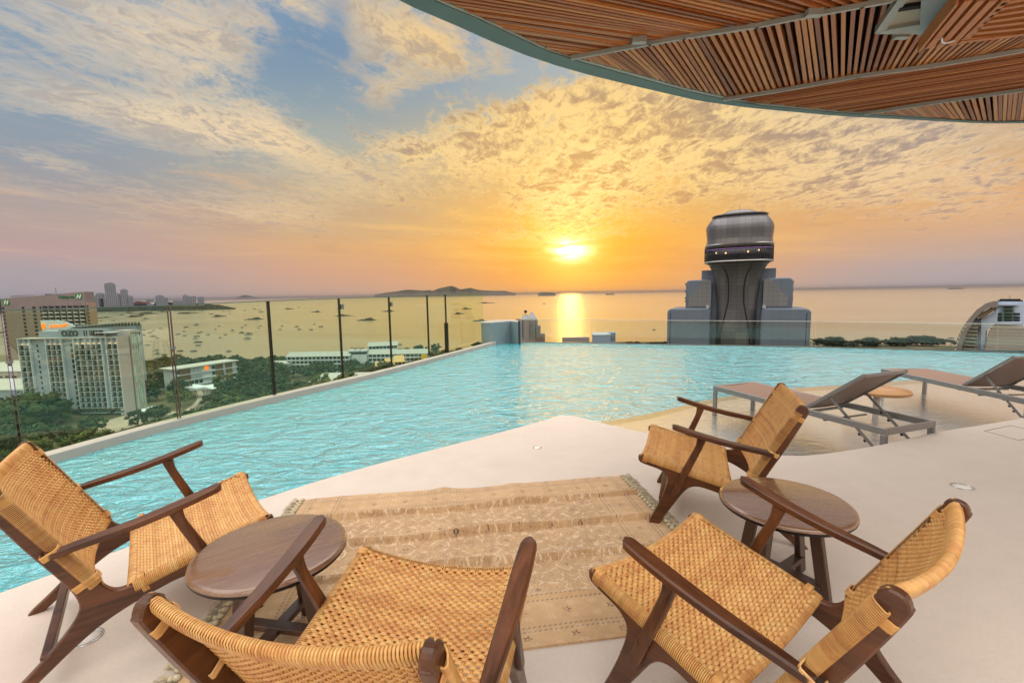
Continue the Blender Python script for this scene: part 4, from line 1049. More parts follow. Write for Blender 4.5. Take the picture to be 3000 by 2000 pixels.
hub = empty('resort_hub', (-141, 398, GZ)); tag(hub, 'white resort hub tower with dark rooftop lettering between the two resort wings', 'building')
for k, (xx, w_, h_) in enumerate(((0, 3.4, 18.5), (4.6, 3.4, 18.5), (9.2, 3.4, 18.5))):
    mb = MB(); mb.lathe([(w_, 0), (w_, h_), (0, h_)], 14, Matrix.Translation((xx, 0, 0)), smooth=False); o = mb.build('turret', M_whitef, hub)
    mb = MB(); mb.lathe([(w_+0.15, h_-3.6), (w_+0.15, h_-1.4)], 14, Matrix.Translation((xx, 0, 0)), smooth=False); mb.build('window_band', M_wind, o)
mb = MB(); mb.box(-3, 12, 0, 9, 0, 17.5); mb.build('wall', M_wallg, hub)
text_mesh('Dusit Thani', 2.6, 0.1, M_dsign, hub, (4, 2, 18.9), off=0.04)
mb = MB(); mb.box(-0.6, 4.2, -1.7, 0.4, 0.3, 13.6); o = mb.build('yellow_wall', simple('yellow_render', (0.62, 0.46, 0.06), 0.8), None, (-80, 400.2, GZ+0.0)); tag(o, 'yellow end wall block at the right end of the resort wing', 'wall')
g = empty('pavilion', (-108, 372, GZ)); tag(g, 'pavilion with three stepped yellow slatted roofs in front of the right resort wing', 'pavilion')
M_yroof = simple('yellow_slats', (0.42, 0.30, 0.12), 0.6, var=0.2, scale=0.8)
for k in range(3):
    x = k*7.6; z = 6.0+k*2.3; y = k*1.5
    mb = MB(); mb.prism([(x-5, y-4, z), (x+4, y-4, z+0.2), (x+1.4, y+3, z+5.0), (x-6.8, y+3, z+4.6)], (0.1, 0.1, 0.35)); mb.build('roof', M_yroof, g, normals=True)
mb = MB(); mb.box(-8, 18, 0, 9, 0, 7.5); mb.build('wall', M_wind, g)
g = empty('low_hall', (-118, 330, GZ)); tag(g, 'low hall with a wide pale curved roof below the stepped yellow roofs', 'building')
mb = MB(); mb.box(-22, 22, -10, 18, 0, 6); mb.build('wall', M_whitef, g)
mb = MB(); mb.prism([(-24, -12, 6), (-24, 20, 6)]+[(-24, 20-32*k/8, 6+2.6*math.sin(math.pi*k/8)) for k in range(1, 8)], (48, 0, 0)); mb.build('roof', M_roofw, g, normals=True)
g = empty('beach_building', (-205, 395, GZ)); tag(g, 'flat white roofed building between the white hotel wing and the resort', 'building')
mb = MB(); mb.box(-10, 12, -8, 8, 0, 8.5); mb.build('wall', M_whitef, g); mb = MB(); mb.box(-11, 13, -9, 9, 8.5, 9.2); mb.build('roof', M_roofw, g)
add_windows(g, [(x, 6.0, 2.0, 2.2) for x in range(-8, 12, 3)], -8.02, M_wind)
g = empty('tent_canopy', (-214, 296, GZ)); tag(g, 'white peaked fabric canopy over the street by the trees', 'canopy')
mb = MB(); mb.prism([(-11, 0, 6), (-3, 0, 7.6), (4, 0, 6.6), (10, 0, 7.4), (15, 0, 5.8)], (0, 8, 0.4)); mb.build('cloth', M_whitef, g, normals=True)
mb = MB()
for x in (-10, -3, 4, 10): mb.bar((x, 0, 0), (x, 0, 6), 0.2, 0.2)
mb.build('poles', M_whitef, g)

# --- white dome tents of the street cafe
dt = []
for k, (px, py) in enumerate(((428, 1214), (450, 1206), (463, 1213))):
    p = at(px, py+6, GZ); root = empty('dome_tent', (p.x, p.y, GZ)); mb = MB(); mb.lathe([(4.2*math.cos(R(a_)), 1.6+3.2*math.sin(R(a_))) for a_ in range(0, 91, 15)], 16); mb.build('dome', M_whitef, root)
    mb = MB()
    for q in range(6): mb.bar((4.1*math.cos(q*1.047), 4.1*math.sin(q*1.047), 0), (4.1*math.cos(q*1.047), 4.1*math.sin(q*1.047), 1.7), 0.15, 0.15)
    mb.build('poles', M_whitef, root)
    tag(root, 'white dome tent at the foot of the grey hotel: '+('leftmost' if k == 0 else ('rear middle one' if k == 1 else 'rightmost')), 'tent', 'white dome tents at the street cafe')
# --- cars
def make_car(mt_):
    root = empty('parked_car'); prof_ = [(-2.2, 0.35), (-2.25, 0.8), (-1.3, 0.95), (-0.7, 1.42), (0.9, 1.45), (1.7, 1.0), (2.2, 0.9), (2.25, 0.35)]
    mb = MB(); mb.prism([(x, -0.85, z) for x, z in prof_], (0, 1.7, 0), bev=0.08); mb.build('body', mt_, root, normals=True)
    mb = MB(); mb.prism([(-1.2, -0.87, 0.98), (-0.68, -0.87, 1.36), (0.86, -0.87, 1.38), (1.5, -0.87, 1.0)], (0, 1.74, 0)); mb.build('window', M_wind, root, normals=True)
    for x in (-1.4, 1.4):
        for y in (-0.8, 0.8): mb = MB(); mb.lathe([(0, -0.1), (0.33, -0.1), (0.33, 0.1), (0, 0.1)], 12, Matrix.Translation((x, y, 0.33)) @ Matrix.Rotation(R(90), 4, 'X')); mb.build('wheel', M_wind, root)
    return root
M_carw = simple('white_car_paint', (0.65, 0.66, 0.66), 0.25, var=0.02); M_card = simple('dark_car_paint', (0.05, 0.06, 0.07), 0.25)
c0 = make_car(M_card); p = at(544, 1214, GZ); c0.location = (p.x, p.y, GZ+0.06); c0.rotation_euler.z = R(95); tag(c0, 'dark car driving alone on the road below the trees', 'car')
cw = make_car(M_carw); first_ = True
for k, (px, py) in enumerate(((872, 1135), (884, 1130), (897, 1126), (909, 1122), (924, 1118), (936, 1114), (947, 1111), (905, 1132), (922, 1127))):
    o = cw if first_ else copy_tree(cw); first_ = False; p = at(px, py, GZ); o.location = (p.x, p.y, GZ+0.06); o.rotation_euler.z = R(70+rng.uniform(-8, 8))
    tag(o, 'car', 'car', 'pale cars in the resort car park'); later(o, 'pale car in the '+('upper' if k < 7 else 'lower')+' row of the car park by the resort', px, py)

# --- trees
def leaf_mat(name, a, b_):
    mt, n, b = mat(name); at_ = n.nodes.new('ShaderNodeAttribute'); at_.attribute_name = 'tint'; oi = n.nodes.new('ShaderNodeObjectInfo')
    f = sat(X(at_.outputs['Fac'])*0.75+X(oi.outputs['Random'])*0.4-0.08)
    n.links.new(mixc(f, a, b_), b.inputs['Base Color']); b.inputs['Roughness'].default_value = 0.75; b.inputs['Specular IOR Level'].default_value = 0.2; return mt
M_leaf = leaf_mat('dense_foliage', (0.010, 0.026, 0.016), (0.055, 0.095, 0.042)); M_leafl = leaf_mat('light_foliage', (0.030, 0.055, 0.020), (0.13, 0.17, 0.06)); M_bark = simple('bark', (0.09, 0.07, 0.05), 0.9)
M_yleaf = leaf_mat('yellow_blossom', (0.08, 0.11, 0.02), (0.45, 0.36, 0.05))
def crown_mesh(seed, nclump, rx, rz, mtl, leaves=26, ls=0.55):
    r_ = random.Random(seed); mb = MB()
    for c in range(nclump):
        while True:
            v = Vector((r_.uniform(-1, 1), r_.uniform(-1, 1), r_.uniform(-0.55, 1)))
            if 0.35 < v.length < 1.0: break
        v = v.normalized()*r_.uniform(0.55, 0.98); cen = Vector((v.x*rx, v.y*rx, v.z*rz)); cr = rx*r_.uniform(0.18, 0.32); tint = r_.random()
        # small lumpy core
        mb.lathe([(cr*0.72*math.cos(R(a_)), cr*0.55*math.sin(R(a_))) for a_ in (-90, -45, 0, 45, 90)], 6, Matrix.Translation(cen), smooth=False)
        for k in range(len(mb.tint)-30, len(mb.tint)): mb.tint[k] = tint*0.8
        for l in range(leaves):
            d_ = Vector((r_.gauss(0, 1), r_.gauss(0, 1), r_.gauss(0.25, 0.8))).normalized(); p_ = cen+d_*cr*r_.uniform(0.65, 1.15)
            u_ = Vector((r_.uniform(-1, 1), r_.uniform(-1, 1), r_.uniform(-0.6, 0.6))).normalized(); w_ = d_.cross(u_).normalized(); s_ = ls*r_.uniform(0.6, 1.3)
            mb.add([p_-u_*s_, p_+w_*s_*0.6, p_+u_*s_, p_-w_*s_*0.6], [(0, 1, 2, 3)], tint=min(1, max(0, tint+r_.uniform(-.25, .25))))
    return mb.mesh('crown', mtl)
def trunk_mesh(h, r0, limbs=4, seed=0):
    r_ = random.Random(seed); mb = MB(); mb.tube([(0, 0, 0), (0.1, 0, h*0.5), (0, 0.1, h)], [r0, r0*0.75, r0*0.5], 7)
    for k in range(limbs):
        a_ = k*6.28/limbs+r_.random(); mb.tube([(0, 0, h*0.75), (math.cos(a_)*h*0.3, math.sin(a_)*h*0.3, h*1.1), (math.cos(a_)*h*0.5, math.sin(a_)*h*0.5, h*1.45)], [r0*0.5, r0*0.35, r0*0.15], 5)
    return mb.mesh('trunk', M_bark)
CR = [crown_mesh(1, 34, 6.0, 4.2, M_leaf), crown_mesh(2, 30, 5.4, 4.8, M_leaf), crown_mesh(3, 24, 5.0, 3.6, M_leafl, 22), crown_mesh(4, 40, 6.6, 4.0, M_leaf)]
TR = [trunk_mesh(4.2, 0.45, seed=k) for k in range(3)]; CRB = crown_mesh(9, 110, 15.5, 7.5, M_leaf, 30, 0.8); CRY = crown_mesh(10, 22, 4.2, 2.6, M_yleaf, 30, 0.45)
def tree(x, y, kind, s=1.0, lb=None, grp=None, name='broadleaf_tree', z=GZ, crown=None, lift=5.6):
    root = empty(name, (x, y, z), rng.uniform(0, 6.28)); root.scale = (s, s, s*rng.uniform(0.9, 1.15))
    link('trunk', TR[rng.randrange(3)], root); link('crown', crown or CR[kind], root, (0, 0, lift))
    tag(root, lb, 'tree', grp); return root
def hidden_by(x, y):
    rects = [(-300, -205, 200, 285), (-345, -283, 255, 305), (-335, -265, 218, 252), (-200, -70, 386, 420), (-150, -110, 445, 480), (-145, -92, 316, 352), (-118, -84, 366, 388), (-218, -190, 383, 408), (-340, -255, 312, 340), (-450, -370, 395, 425)]
    return any(a_ <= x <= b_ and c_ <= y <= d_ for a_, b_, c_, d_ in rects)
def near_line(x, y, pts_, w):
    for (ax, ay), (bx_, by_) in zip(pts_, pts_[1:]):
        dx_, dy_ = bx_-ax, by_-ay; t = max(0, min(1, ((x-ax)*dx_+(y-ay)*dy_)/(dx_*dx_+dy_*dy_)))
        if math.hypot(x-ax-dx_*t, y-ay-dy_*t) < w: return True
    return False
road_l = [(-178, 215), (-184, 250), (-192, 277), (-205, 300), (-228, 330), (-262, 372)]; wing_l = [(-241, 302), (-222, 352)]
TREE_L = ['round green tree', 'tall full green tree', 'light green loose tree', 'broad dark green tree']
LAND = [(-232, 245, 'at the foot of the grey hotel'), (-190, 262, 'beside the street'), (-212, 300, 'by the white fabric canopy'), (-224, 326, 'by the white hotel wing'), (-165, 385, 'before the left resort wing'), (-105, 385, 'before the right resort wing'), (-157, 334, 'round the car park'),
        (-118, 330, 'by the low hall'), (-205, 400, 'by the flat white roof'), (-150, 270, 'above the middle of the pool curb'), (-225, 185, 'at the lower left above the pool curb'), (-120, 300, 'above the far part of the pool curb'), (-300, 300, 'left of the grey hotel'), (-260, 400, 'on the shore behind the white wing'), (-150, 440, 'on the shore behind the resort')]
placed = []; cnt = 0
def pix(x, y, z):
    d_ = Vector((x, y, z-EYE)); q = d_.dot(fwd); return 1500+FPX*d_.dot(rt)/q, 1000-FPX*d_.dot(up)/q
def cop_y(px): return np.interp(px, [0, 127, 510, 816, 1103, 1301, 1441], [1371, 1333, 1231, 1158, 1092, 1040, 1003])
tries = 0
while cnt < 215 and tries < 20000:
    tries += 1; x, y = rng.uniform(-345, -60), rng.uniform(150, 470)
    if y > np.interp(x, [p_[0] for p_ in shore], [p_[1] for p_ in shore])-14: continue
    if hidden_by(x, y) or near_line(x, y, road_l, 9) or near_line(x, y, wing_l, 13) or near_line(x, y, [(-150, 312), (-158, 336), (-172, 352)], 11) or near_line(x, y, [(-210, 226), (-206, 258)], 13): continue
    px, py = pix(x, y, GZ+8)
    if py > cop_y(px)+10 or px < -20 or px > 1450: continue
    if any((x-a_)**2+(y-b_)**2 < 62 for a_, b_ in placed): continue
    # thin out among the buildings at the back
    if y > 330 and rng.random() < 0.35: continue
    placed.append((x, y)); k = rng.choice((0, 0, 1, 2, 3, 3)); cnt += 1
    s_t = rng.uniform(0.85, 1.35)*(0.8 if y > 380 else 1); o = tree(x, y, k, s_t, 'tree', 'park trees below the pool')
    lm_ = min(LAND, key=lambda q: (q[0]-x)**2+(q[1]-y)**2)[2]; later(o, ('small ' if s_t < 0.98 else ('large ' if s_t > 1.18 else 'mid-sized '))+TREE_L[k]+' '+lm_, px, py)
p = at(184, 1222, GZ); tree(p.x+4, 232, 0, 1.0, 'very large spreading dark green tree in front of the grey hotel', None, crown=CRB, lift=8.5)
for px, py in ((560, 1232), (573, 1226), (585, 1234)): p = at(px, py, GZ); tree(p.x, p.y, 0, 1.0, 'yellow flowering shrub by the road above the pool curb, '+('leftmost', 'middle one', 'rightmost')[int(px > 565)+int(px > 580)], 'yellow flowering shrubs by the road', 'flowering_shrub', crown=CRY, lift=2.4)
p = at(92, 1308, GZ); tree(p.x-8, p.y, 0, 1.0, 'yellow flowering shrub seen at the far left between the glass posts', None, 'flowering_shrub', crown=CRY, lift=2.4)
# shoreline trees right of the fence
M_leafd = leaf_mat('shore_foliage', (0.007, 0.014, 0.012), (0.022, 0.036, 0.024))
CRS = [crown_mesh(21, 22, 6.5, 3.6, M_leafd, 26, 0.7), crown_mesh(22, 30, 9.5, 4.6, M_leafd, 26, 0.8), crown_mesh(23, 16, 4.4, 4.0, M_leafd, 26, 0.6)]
def shore_tree(px, topy, s, kind, lb, grp, Y=505):
    d_ = ray(px, topy); t_ = Y/d_.y; x = d_.x*t_; ztop = EYE+d_.z*t_
    hgt = (3.4, 4.4, 3.8)[kind]*s; z = max(GZ-1, min(GZ+3, ztop-hgt-5.6*s)); root = tree(x, Y, 0, s, lb, grp, crown=CRS[kind], z=z); later(root, lb, px, topy); return root
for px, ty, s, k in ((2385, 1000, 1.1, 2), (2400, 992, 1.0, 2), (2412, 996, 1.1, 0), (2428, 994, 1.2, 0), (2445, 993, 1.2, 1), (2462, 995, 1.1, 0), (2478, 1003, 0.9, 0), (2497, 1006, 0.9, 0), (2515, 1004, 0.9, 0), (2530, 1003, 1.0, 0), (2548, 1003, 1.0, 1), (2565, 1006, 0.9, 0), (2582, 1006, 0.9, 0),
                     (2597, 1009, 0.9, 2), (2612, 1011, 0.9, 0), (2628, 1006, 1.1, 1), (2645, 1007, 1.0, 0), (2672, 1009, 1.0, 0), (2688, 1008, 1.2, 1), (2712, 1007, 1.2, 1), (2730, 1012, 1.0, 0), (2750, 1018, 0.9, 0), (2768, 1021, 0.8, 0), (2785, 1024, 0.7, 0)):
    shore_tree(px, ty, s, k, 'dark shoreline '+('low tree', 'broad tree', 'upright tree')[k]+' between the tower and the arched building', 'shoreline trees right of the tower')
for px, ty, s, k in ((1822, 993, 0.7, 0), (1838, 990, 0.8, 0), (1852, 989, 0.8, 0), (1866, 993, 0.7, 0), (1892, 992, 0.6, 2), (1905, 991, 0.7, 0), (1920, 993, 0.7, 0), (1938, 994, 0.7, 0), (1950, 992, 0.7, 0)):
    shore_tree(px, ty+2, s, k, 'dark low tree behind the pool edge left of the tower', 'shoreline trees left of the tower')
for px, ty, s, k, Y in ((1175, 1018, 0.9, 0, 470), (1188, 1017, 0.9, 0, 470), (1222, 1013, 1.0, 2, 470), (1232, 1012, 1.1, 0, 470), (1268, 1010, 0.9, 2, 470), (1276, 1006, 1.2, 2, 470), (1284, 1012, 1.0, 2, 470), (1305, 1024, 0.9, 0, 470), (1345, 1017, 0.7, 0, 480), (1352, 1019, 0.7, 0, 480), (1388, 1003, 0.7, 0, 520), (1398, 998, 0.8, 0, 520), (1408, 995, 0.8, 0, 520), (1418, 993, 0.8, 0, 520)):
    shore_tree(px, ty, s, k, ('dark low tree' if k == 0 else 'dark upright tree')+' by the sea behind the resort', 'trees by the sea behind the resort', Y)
# palms
def palm_mesh(seed, n_f=15, L=2.6):
    r_ = random.Random(seed); mb = MB()
    for k in range(n_f):
        a_ = k*2.4+r_.uniform(-.2, .2); e_ = r_.uniform(-0.2, 0.9); pts_ = []
        for q in range(6):
            t_ = q/5; pts_.append(Vector((math.cos(a_)*L*t_, math.sin(a_)*L*t_, L*(e_*t_-0.9*t_*t_))))
        for q in range(5):
            w0 = 0.42*math.sin(math.pi*(0.15+q/6)); sd = Vector((-math.sin(a_), math.cos(a_), 0)); a0, a1 = pts_[q], pts_[q+1]
            for sg in (-1, 1): mb.add([a0, a1, a1+sd*sg*w0+Vector((0, 0, -w0*0.6)), a0+sd*sg*w0+Vector((0, 0, -w0*0.6))], [(0, 1, 2, 3)], tint=r_.random())
    return mb.mesh('crown', M_leafd)
PCR = [palm_mesh(k) for k in range(3)]
mbp = MB(); mbp.tube([(0, 0, 0), (0.15, 0, 0.5), (0.1, 0, 1.0)], [0.16, 0.13, 0.11], 6); PTR = mbp.mesh('trunk', M_bark)
def palm(px, topy, Y, s, lb, grp):
    d_ = ray(px, topy); t_ = Y/d_.y; x = d_.x*t_; zt_ = EYE+d_.z*t_-1.0*s; root = empty('palm_tree', (x, Y, GZ-0.3), rng.uniform(0, 6)); h = max(3, zt_-GZ)
    tk = link('trunk', PTR, root); tk.scale = (1.4*s, 1.4*s, h); link('crown', PCR[rng.randrange(3)], root, (0.1*s, 0, h)).scale = (s, s, s); tag(root, lb, 'palm tree', grp)
    if grp: later(root, lb, px, topy)
for k in range(9): palm(422+k*9+rng.uniform(-2, 2), 1058+rng.uniform(-2, 5), 466, rng.uniform(1.2, 1.7), 'shore palm between the grey hotel and the white wing', 'palms on the shore by the grey hotel')
for k in range(7): palm(512+k*9.5+rng.uniform(-2, 2), 1060+rng.uniform(-3, 3), 462, rng.uniform(1.1, 1.5), 'shore palm behind the roof of the white wing', 'palms behind the white hotel wing')
for k in range(12): palm(690+k*8+rng.uniform(-2, 2), 1059+rng.uniform(-2, 3), 462, rng.uniform(1.2, 1.6), 'shore palm between the white wing and the resort', 'palms between the white wing and the resort')
palm(711, 1044, 460, 1.7, 'tall lone palm rising above the shoreline row right of the white hotel wing', None)
palm(788, 1044, 450, 1.5, 'tall palm just left of the fence post over the trees', None); palm(799, 1044, 452, 1.6, 'tall palm right against the fence post over the trees', None)
palm(2484, 1000, 490, 1.9, 'left one of two fan palms above the tree row right of the round-headed tower', None); palm(2503, 999, 490, 1.9, 'right one of two fan palms above the tree row right of the round-headed tower', None)

# --- small buildings beyond the pool edge
w = empty('apartment_tower', (atY(1550, 960, 330).x, 330, GZ)); tag(w, 'slim white apartment tower with pointed roofs and a ball on top beyond the pool corner', 'building')
def wx(px, Y=330): return atY(px, 960, Y).x-w.location.x
def wz(px, py, Y=330): return atY(px, py, Y).z-GZ
M_ivory = simple('ivory_render', (0.28, 0.25, 0.25), 0.8, var=0.05, scale=0.3)
mb = MB(); mb.lathe([(wx(1576)-wx(1526)-6.2, 0), (wx(1576)-wx(1526)-6.2, wz(1540, 936))], 12, Matrix.Translation((wx(1538), 6, 0)), smooth=False); mb.box(wx(1536), wx(1576), 1, 12, 0, wz(1576, 936)); mb.build('wall', M_ivory, w)
mb = MB(); mb.box(wx(1576), wx(1584), 1.5, 10, 0, wz(1580, 955)); mb.box(wx(1584), wx(1597), 2, 10, 0, wz(1590, 979)); mb.box(wx(1568), wx(1578), 0.2, 1.0, 0, wz(1570, 960)); mb.build('stepped_terrace', simple('brown_terrace', (0.20, 0.15, 0.13), 0.8), w)
mb = MB()
for c_, r_, zz_ in ((1560, 3.8, 6.4), (1539, 3.2, 4.4)): mb.lathe([(r_*1.35, wz(1560, 933)-0.4), (0.05, wz(1560, 933)+zz_*0.82)], 4, Matrix.Translation((wx(c_), 5, 0)) @ Matrix.Rotation(R(45), 4, 'Z'), smooth=False)
mb.build('roof', M_metalr, w)
mb = MB(); mb.lathe([(1.2*math.cos(R(a_)), 1.2*math.sin(R(a_))) for a_ in range(-90, 91, 30)], 10, Matrix.Translation((wx(1541), 5, wz(1541, 913)))); mb.bar((wx(1541), 5, wz(1541, 930)), (wx(1541), 5, wz(1541, 915)), 0.3, 0.3)
for k in range(5): mb.bar((wx(1533)+k*0.9, 5, wz(1541, 930)), (wx(1533)+k*0.9, 5, wz(1541, 921)), 0.25, 0.25)
mb.build('ball_finial', M_wind, w)
cells = [(wx(1531), wz(1531, 941+6.2*k), 0.8, 0.7) for k in range(8)]+[(wx(1554)+j*1.6, wz(1554, 941+6.2*k), 0.6, 0.7) for k in range(8) for j in range(2)]+[(wx(1569), wz(1569, 941+6.2*k), 1.2, 0.6) for k in range(8)]
add_windows(w, cells, 0.1, M_wind, 0.9)
g = empty('low_rooftop', (atY(1687, 990, 430).x, 430, GZ)); tag(g, 'low pinkish rooftop with railings just above the pool edge under the sun', 'building')
zt_ = atY(1687, 988, 430).z-GZ; mb = MB(); mb.box(-12.5, 12.5, -3, 5, 0, zt_); mb.build('wall', M_ivory, g); mb = MB()
for k in range(9): mb.bar((-12+k*3, -2, zt_), (-12+k*3, -2, zt_+0.9), 0.15, 0.15)
mb.build('railing', M_wind, g)
g = empty('white_block', (atY(1771, 985, 380).x, 380, GZ)); tag(g, 'small white block with a sloped roof between the sun glitter and the tower', 'building')
zt_ = atY(1771, 979, 380).z-GZ; mb = MB(); mb.box(-9, 5, 0, 8, 0, zt_-0.6); mb.box(5, 9.5, 0.5, 8, 0, zt_+1.4); mb.build('wall', M_wallg, g); mb = MB(); mb.prism([(-9.5, -0.6, zt_-0.6), (-9.5, 8.5, zt_+0.8), (5, 8.5, zt_+0.8), (6, -0.6, zt_-0.6)], (0, 0, 0.3)); mb.build('roof', M_roofw, g, normals=True)
add_windows(g, [(5.9+j*1.3, zt_-0.2-k*1.7, 0.8, 1.0) for j in range(3) for k in range(4)], 0.48, M_wind)

# --- round-headed tower
TD = 213.0; TA = R(26.35); TX, TY = TD*math.sin(TA), TD*math.cos(TA)
T = empty('round_headed_tower', (TX, TY, GZ), -TA); tag(T, 'grey metal clad tower with a bulbous control room head and stepped shoulders', 'tower')
def tz(py, depth=0.0): # photo row at the tower axis -> local height
    d_ = ray(2171, py); return EYE+d_.z*(TD+depth)/math.hypot(d_.x, d_.y)-GZ
def tx(px, depth=0.0): d_ = ray(px, 800); a_ = math.atan2(d_.x, d_.y)-TA; return math.tan(a_)*(TD+depth)
def clad(name, c, c2, sx_=2.2, sz_=1.6, rough=0.35, metal=0.45, lnk=0.5):
    mt, n, b = mat(name); p = coords(); sp = n.nodes.new('ShaderNodeSeparateXYZ'); n.links.new(p, sp.inputs[0]); x, z = X(sp.outputs[0]), X(sp.outputs[2])
    fx, fz = X._m('FRACT', x/sx_), X._m('FRACT', z/sz_)
    ln = X._m('MAXIMUM', sstep(X._m('ABSOLUTE', fx-0.5), 0.455, 0.485), sstep(X._m('ABSOLUTE', fz-0.5), 0.44, 0.48))
    wn = n.nodes.new('ShaderNodeTexWhiteNoise'); wn.noise_dimensions = '2D'
    n.links.new(xyz(X._m('FLOOR', x/(sx_*2)), X._m('FLOOR', z/(sz_*6)), 0.0), wn.inputs['Vector'])
    col = mixc(X(wn.outputs['Value']), c, c2); col = mixc(ln*lnk, col, tuple(v*0.35 for v in c)); n.links.new(col, b.inputs['Base Color'])
    b.inputs['Roughness'].default_value = rough; b.inputs['Metallic'].default_value = metal; return mt
M_clad = clad('grey_metal_cladding', (0.115, 0.118, 0.132), (0.175, 0.172, 0.18)); M_blue = clad('blue_grey_panels', (0.115, 0.155, 0.21), (0.125, 0.165, 0.22), 3.2, 60.0, 0.5, 0.2, 0.22)
M_cladl = clad('light_grey_tiles', (0.15, 0.16, 0.17), (0.19, 0.20, 0.205), 1.9, 1.9, 0.6, 0.1); M_mtrim = simple('bright_metal_trim', (0.52, 0.52, 0.54), 0.3, metal=0.6)
def loft(mb, secs, seg=56, expn=2.8, y0=0.0, mi=0):
    """secs: (z, half width, half depth); rounded plan"""
    vs = []
    for z, wx_, wy_, *e in secs:
        ex = e[0] if e else expn
        for k in range(seg):
            a_ = 2*math.pi*k/seg; c_, s_ = math.cos(a_), math.sin(a_)
            vs.append((math.copysign(abs(c_)**(2/ex), c_)*wx_, y0+math.copysign(abs(s_)**(2/ex), s_)*wy_, z))
    fs = [(i*seg+k, i*seg+(k+1) % seg, (i+1)*seg+(k+1) % seg, (i+1)*seg+k) for i in range(len(secs)-1) for k in range(seg)]
    fs.append(tuple(range(seg-1, -1, -1))); fs.append(tuple((len(secs)-1)*seg+k for k in range(seg))); mb.add(vs, fs, mi, True)
def rbox(mb, x0, x1, y0, y1, z0, z1, r_, side=0):  # front elevation with rounded top corners, extruded in depth
    P = [(x0, z0), (x1, z0)]
    for cx_, a0, on in ((x1-r_, 0, side >= 0), (x0+r_, 90, side <= 0)):
        if on: P += [(cx_+r_*math.cos(R(a0+q*15)), z1-r_+r_*math.sin(R(a0+q*15))) for q in range(7)]
        else: P += [(x1, z1)] if a0 == 0 else [(x0, z1)]
    mb.prism([(x, y0, z) for x, z in P], (0, y1-y0, 0), bev=0.35)
px3 = lambda X_: 1850+X_*0.29968
py3 = lambda Y_: 580+Y_*0.29968
zt1, zt2, zt3 = tz(py3(1078)), tz(py3(790)), tz(py3(692))
for name, x0, x1, zt_, y0, y1, lab in (('lower_shoulder', 370, 785, zt1, -4, 22, -1), ('lower_shoulder', 1278, 1765, zt1, -4, 22, 1), ('upper_shoulder', 535, 790, zt2, 0, 18, -1), ('upper_shoulder', 1294, 1590, zt2, 0, 18, 1)):
    mb = MB(); rbox(mb, tx(px3(x0)), tx(px3(x1)), y0, y1, 0, zt_, 1.8); mb.build(name, M_blue, T, normals=True)
mb = MB(); mb.box(tx(px3(680)), tx(px3(1420)), 4, 14, 0, zt3); mb.build('rear_block', M_blue, T)
mb = MB(); mb.box(tx(px3(780)), tx(px3(1290)), 3.2, 16, 0, tz(py3(640))); mb.build('core', M_blue, T)
for s_ in (-1, 1):  # pale tiled cladding; its swept top edge shapes reflected light into the slab
    mb = MB(); xi, xo = (tx(px3(783)), tx(px3(565))) if s_ < 0 else (tx(px3(1297)), tx(px3(1540)))
    za, zb_ = zt2-0.4, tz(py3(1060)); P = [(xi, zb_), (xi, za)]
    for q in range(9):
        t_ = q/8; xx = xi+(xo-xi)*(0.25+0.75*t_); zz_ = za-(za-tz(py3(960)))*(3*t_*t_-2*t_**3); P.append((xx, zz_))
    P.append((xo, zb_)); mb.prism([(x, -0.22, z) for x, z in P], (0, 0.2, 0)); mb.build('tile_cladding', M_cladl, T, normals=True)
    mb = MB(); xx = tx(px3(755)) if s_ < 0 else tx(px3(1310)); mb.box(xx-0.6, xx+0.6, -0.4, -0.23, tz(py3(1078)), tz(py3(1045))); mb.build('small_window', M_roofw, T)
    mb = MB(); xs_ = tx(px3(400)) if s_ < 0 else tx(px3(1722)); mb.box(xs_-0.12, xs_+0.12, -4.08, -3.9, 0, zt1-1.6); mb.build('joint', M_wind, T)
    mb = MB()
    for yy in (830, 905, 975, 1005):
        xx = tx(px3(528)) if s_ < 0 else tx(px3(1592)); mb.box(xx-0.5, xx+0.5, 5, 6, tz(py3(yy+8)), tz(py3(yy-8)))
    mb.build('side_fixture', M_wind, T)
# column and head
hw = lambda a_, b_: (tx(px3(b_))-tx(px3(a_)))/2
Y0 = -1.5
col = MB(); secs = [(0, hw(826, 1232), 6.5), (tz(py3(1200)), hw(828, 1226), 6.5), (tz(py3(1010)), hw(828, 1238), 6.6), (tz(py3(880)), hw(820, 1262), 7.2), (tz(py3(780)), hw(806, 1282), 8.0), (tz(py3(710)), hw(796, 1306), 8.8), (tz(py3(660)), hw(770, 1345), 10.2), (tz(py3(636)), hw(752, 1366), 11.0)]
loft(col, secs, y0=4.5); col.build('flared_column', M_clad, T, normals=True)
for s_ in (-1, 1):
    mb = MB(); path = []
    for xx, yy in ((885, 655), (925, 720), (948, 790), (957, 880), (955, 1015), (930, 1130), (905, 1240), (890, 1330), (884, 1420)):
        z = tz(py3(yy)); x = tx(px3(xx)); ax = (tx(px3(1060))+tx(px3(1004)))/2; x = x if s_ < 0 else 2*tx(px3(1030))-x
        # front surface of the column at that height
        wz_ = np.interp(z, [q[0] for q in secs], [q[1] for q in secs]); dz_ = np.interp(z, [q[0] for q in secs], [q[2] for q in secs])
        yy_ = 4.5-dz_*max(0.0, 1-min(1, abs(x)/wz_)**2.8)**(1/2.8); path.append((x, yy_-0.05, z))
    mb.tube(path, 0.28, 6); mb.build('seam', M_wind, T)
xc = tx(px3(1062))
zwin0, zwin1 = tz(py3(618)), tz(py3(487))
hd = MB(); loft(hd, [(tz(py3(640)), hw(765, 1360)+0.4, 11.2), (zwin0, hw(728, 1385), 12.0)], y0=3.5); hd.build('window_sill_band', M_clad, T, normals=True)
